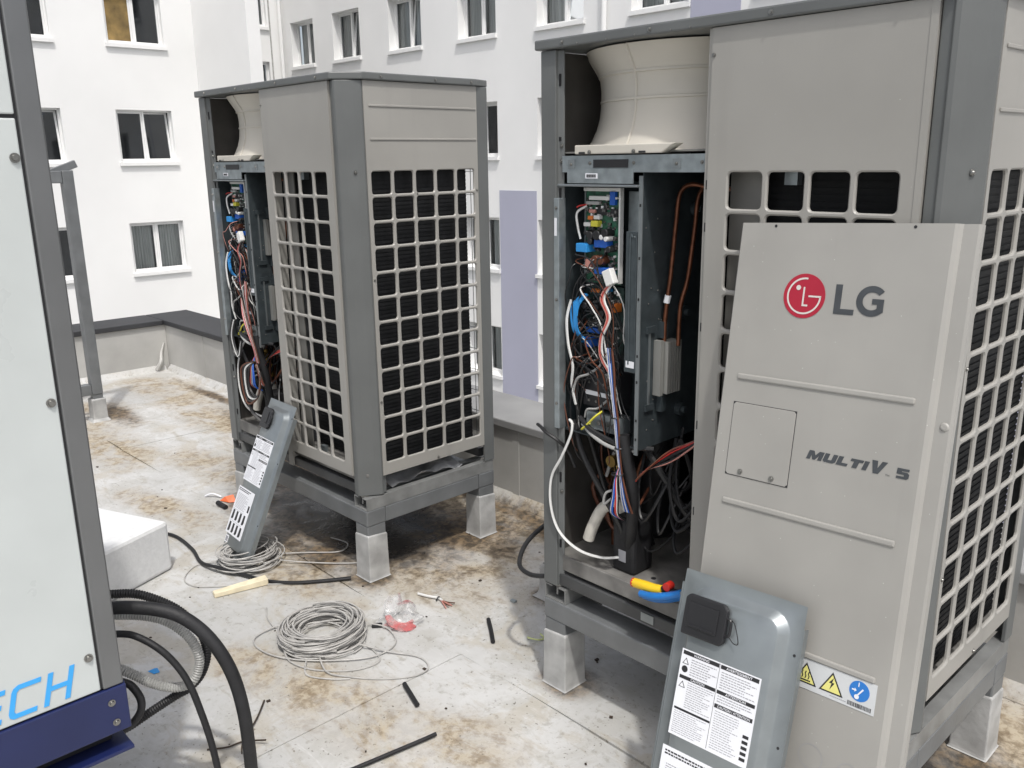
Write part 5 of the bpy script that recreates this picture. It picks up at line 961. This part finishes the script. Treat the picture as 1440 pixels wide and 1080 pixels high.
for k in range(70):
    x, y = rnd.uniform(-3.6, 0.6), rnd.uniform(-1.1, 0.95); s = rnd.choice((0.002, 0.003, 0.004, 0.006)); a = rnd.random()*3
    gr.box(-s*rnd.uniform(0.8, 1.8), s, -s*0.8, s*0.8, 0, s*0.7, Matrix.Translation((x, y, 0.0)) @ Matrix.Rotation(a, 4, 'Z'))
gr.build('roof_grit', TWIG, None, kind='stuff')
# reflective plate and scraps under the far unit
fp_ = thing('foil_sheet', 'shiny grey foil sheet lying in the stand under the far unit grille', 'foil sheet', (-1.22, 0.38, 0.408))
q = MB(); nx, ny = 10, 10
for i in range(nx+1):
    for j in range(ny+1): q.v.append((-0.20+0.30*i/nx, -0.22+0.42*j/ny, 0.012*math.sin(i*1.1+j*0.7)+0.01*math.sin(j*1.9)))
for i in range(nx):
    for j in range(ny): q.f.append((i*(ny+1)+j, (i+1)*(ny+1)+j, (i+1)*(ny+1)+j+1, i*(ny+1)+j+1))
q.build('foil', mat('grey_foil', (0.62, 0.63, 0.64), 0.4, 0.2, var=0.2, vscale=15), fp_, True)

# hand tools on the base of the near unit
ts = thing('cable_stripper', 'yellow gripped cable stripper lying on the base lip of the near unit', 'hand tool', (0.44, -0.012, 0.512))
MB().tube([(-0.030, 0.0, 0.030), (0.005, -0.004, 0.036), (0.045, -0.006, 0.040), (0.080, -0.004, 0.046)], 0.0165, 10, lambda i: 1.0-0.010*abs(i-9)).build('grip', TOOLY, ts, True)
MB().cyl((-0.036, 0.0, 0.029), (-0.028, 0.0, 0.030), 0.0150, 12).build('red_button', REDP, ts, True)
MB().box(0.075, 0.145, -0.012, 0.012, 0.036, 0.060).build('jaw', BLACK, ts, bevel=0.004)
MB().cyl((0.10, -0.014, 0.066), (0.10, 0.012, 0.066), 0.013, 14).build('knob', REDP, ts, True)
tb_ = thing('pliers', 'blue handled pliers lying below the yellow tool on the near unit', 'hand tool', (0.50, -0.026, 0.505))
for k in (0, 1): MB().tube([(-0.045, -0.012+0.016*k, 0.026-0.012*k), (0.0, -0.018+0.018*k, 0.036-0.014*k), (0.05, -0.014+0.014*k, 0.052-0.012*k), (0.10, -0.004+0.006*k, 0.076-0.008*k)], 0.0130, 9, lambda i: 0.85+0.012*min(i, 12)).build('handle', TOOLB, tb_, True)
MB().box(0.0, 0.06, -0.014, 0.012, -0.010, 0.010, Matrix.Translation((0.095, 0, 0.072)) @ Matrix.Rotation(R(-22), 4, 'Y')).build('jaw', GALV, tb_, bevel=0.005)
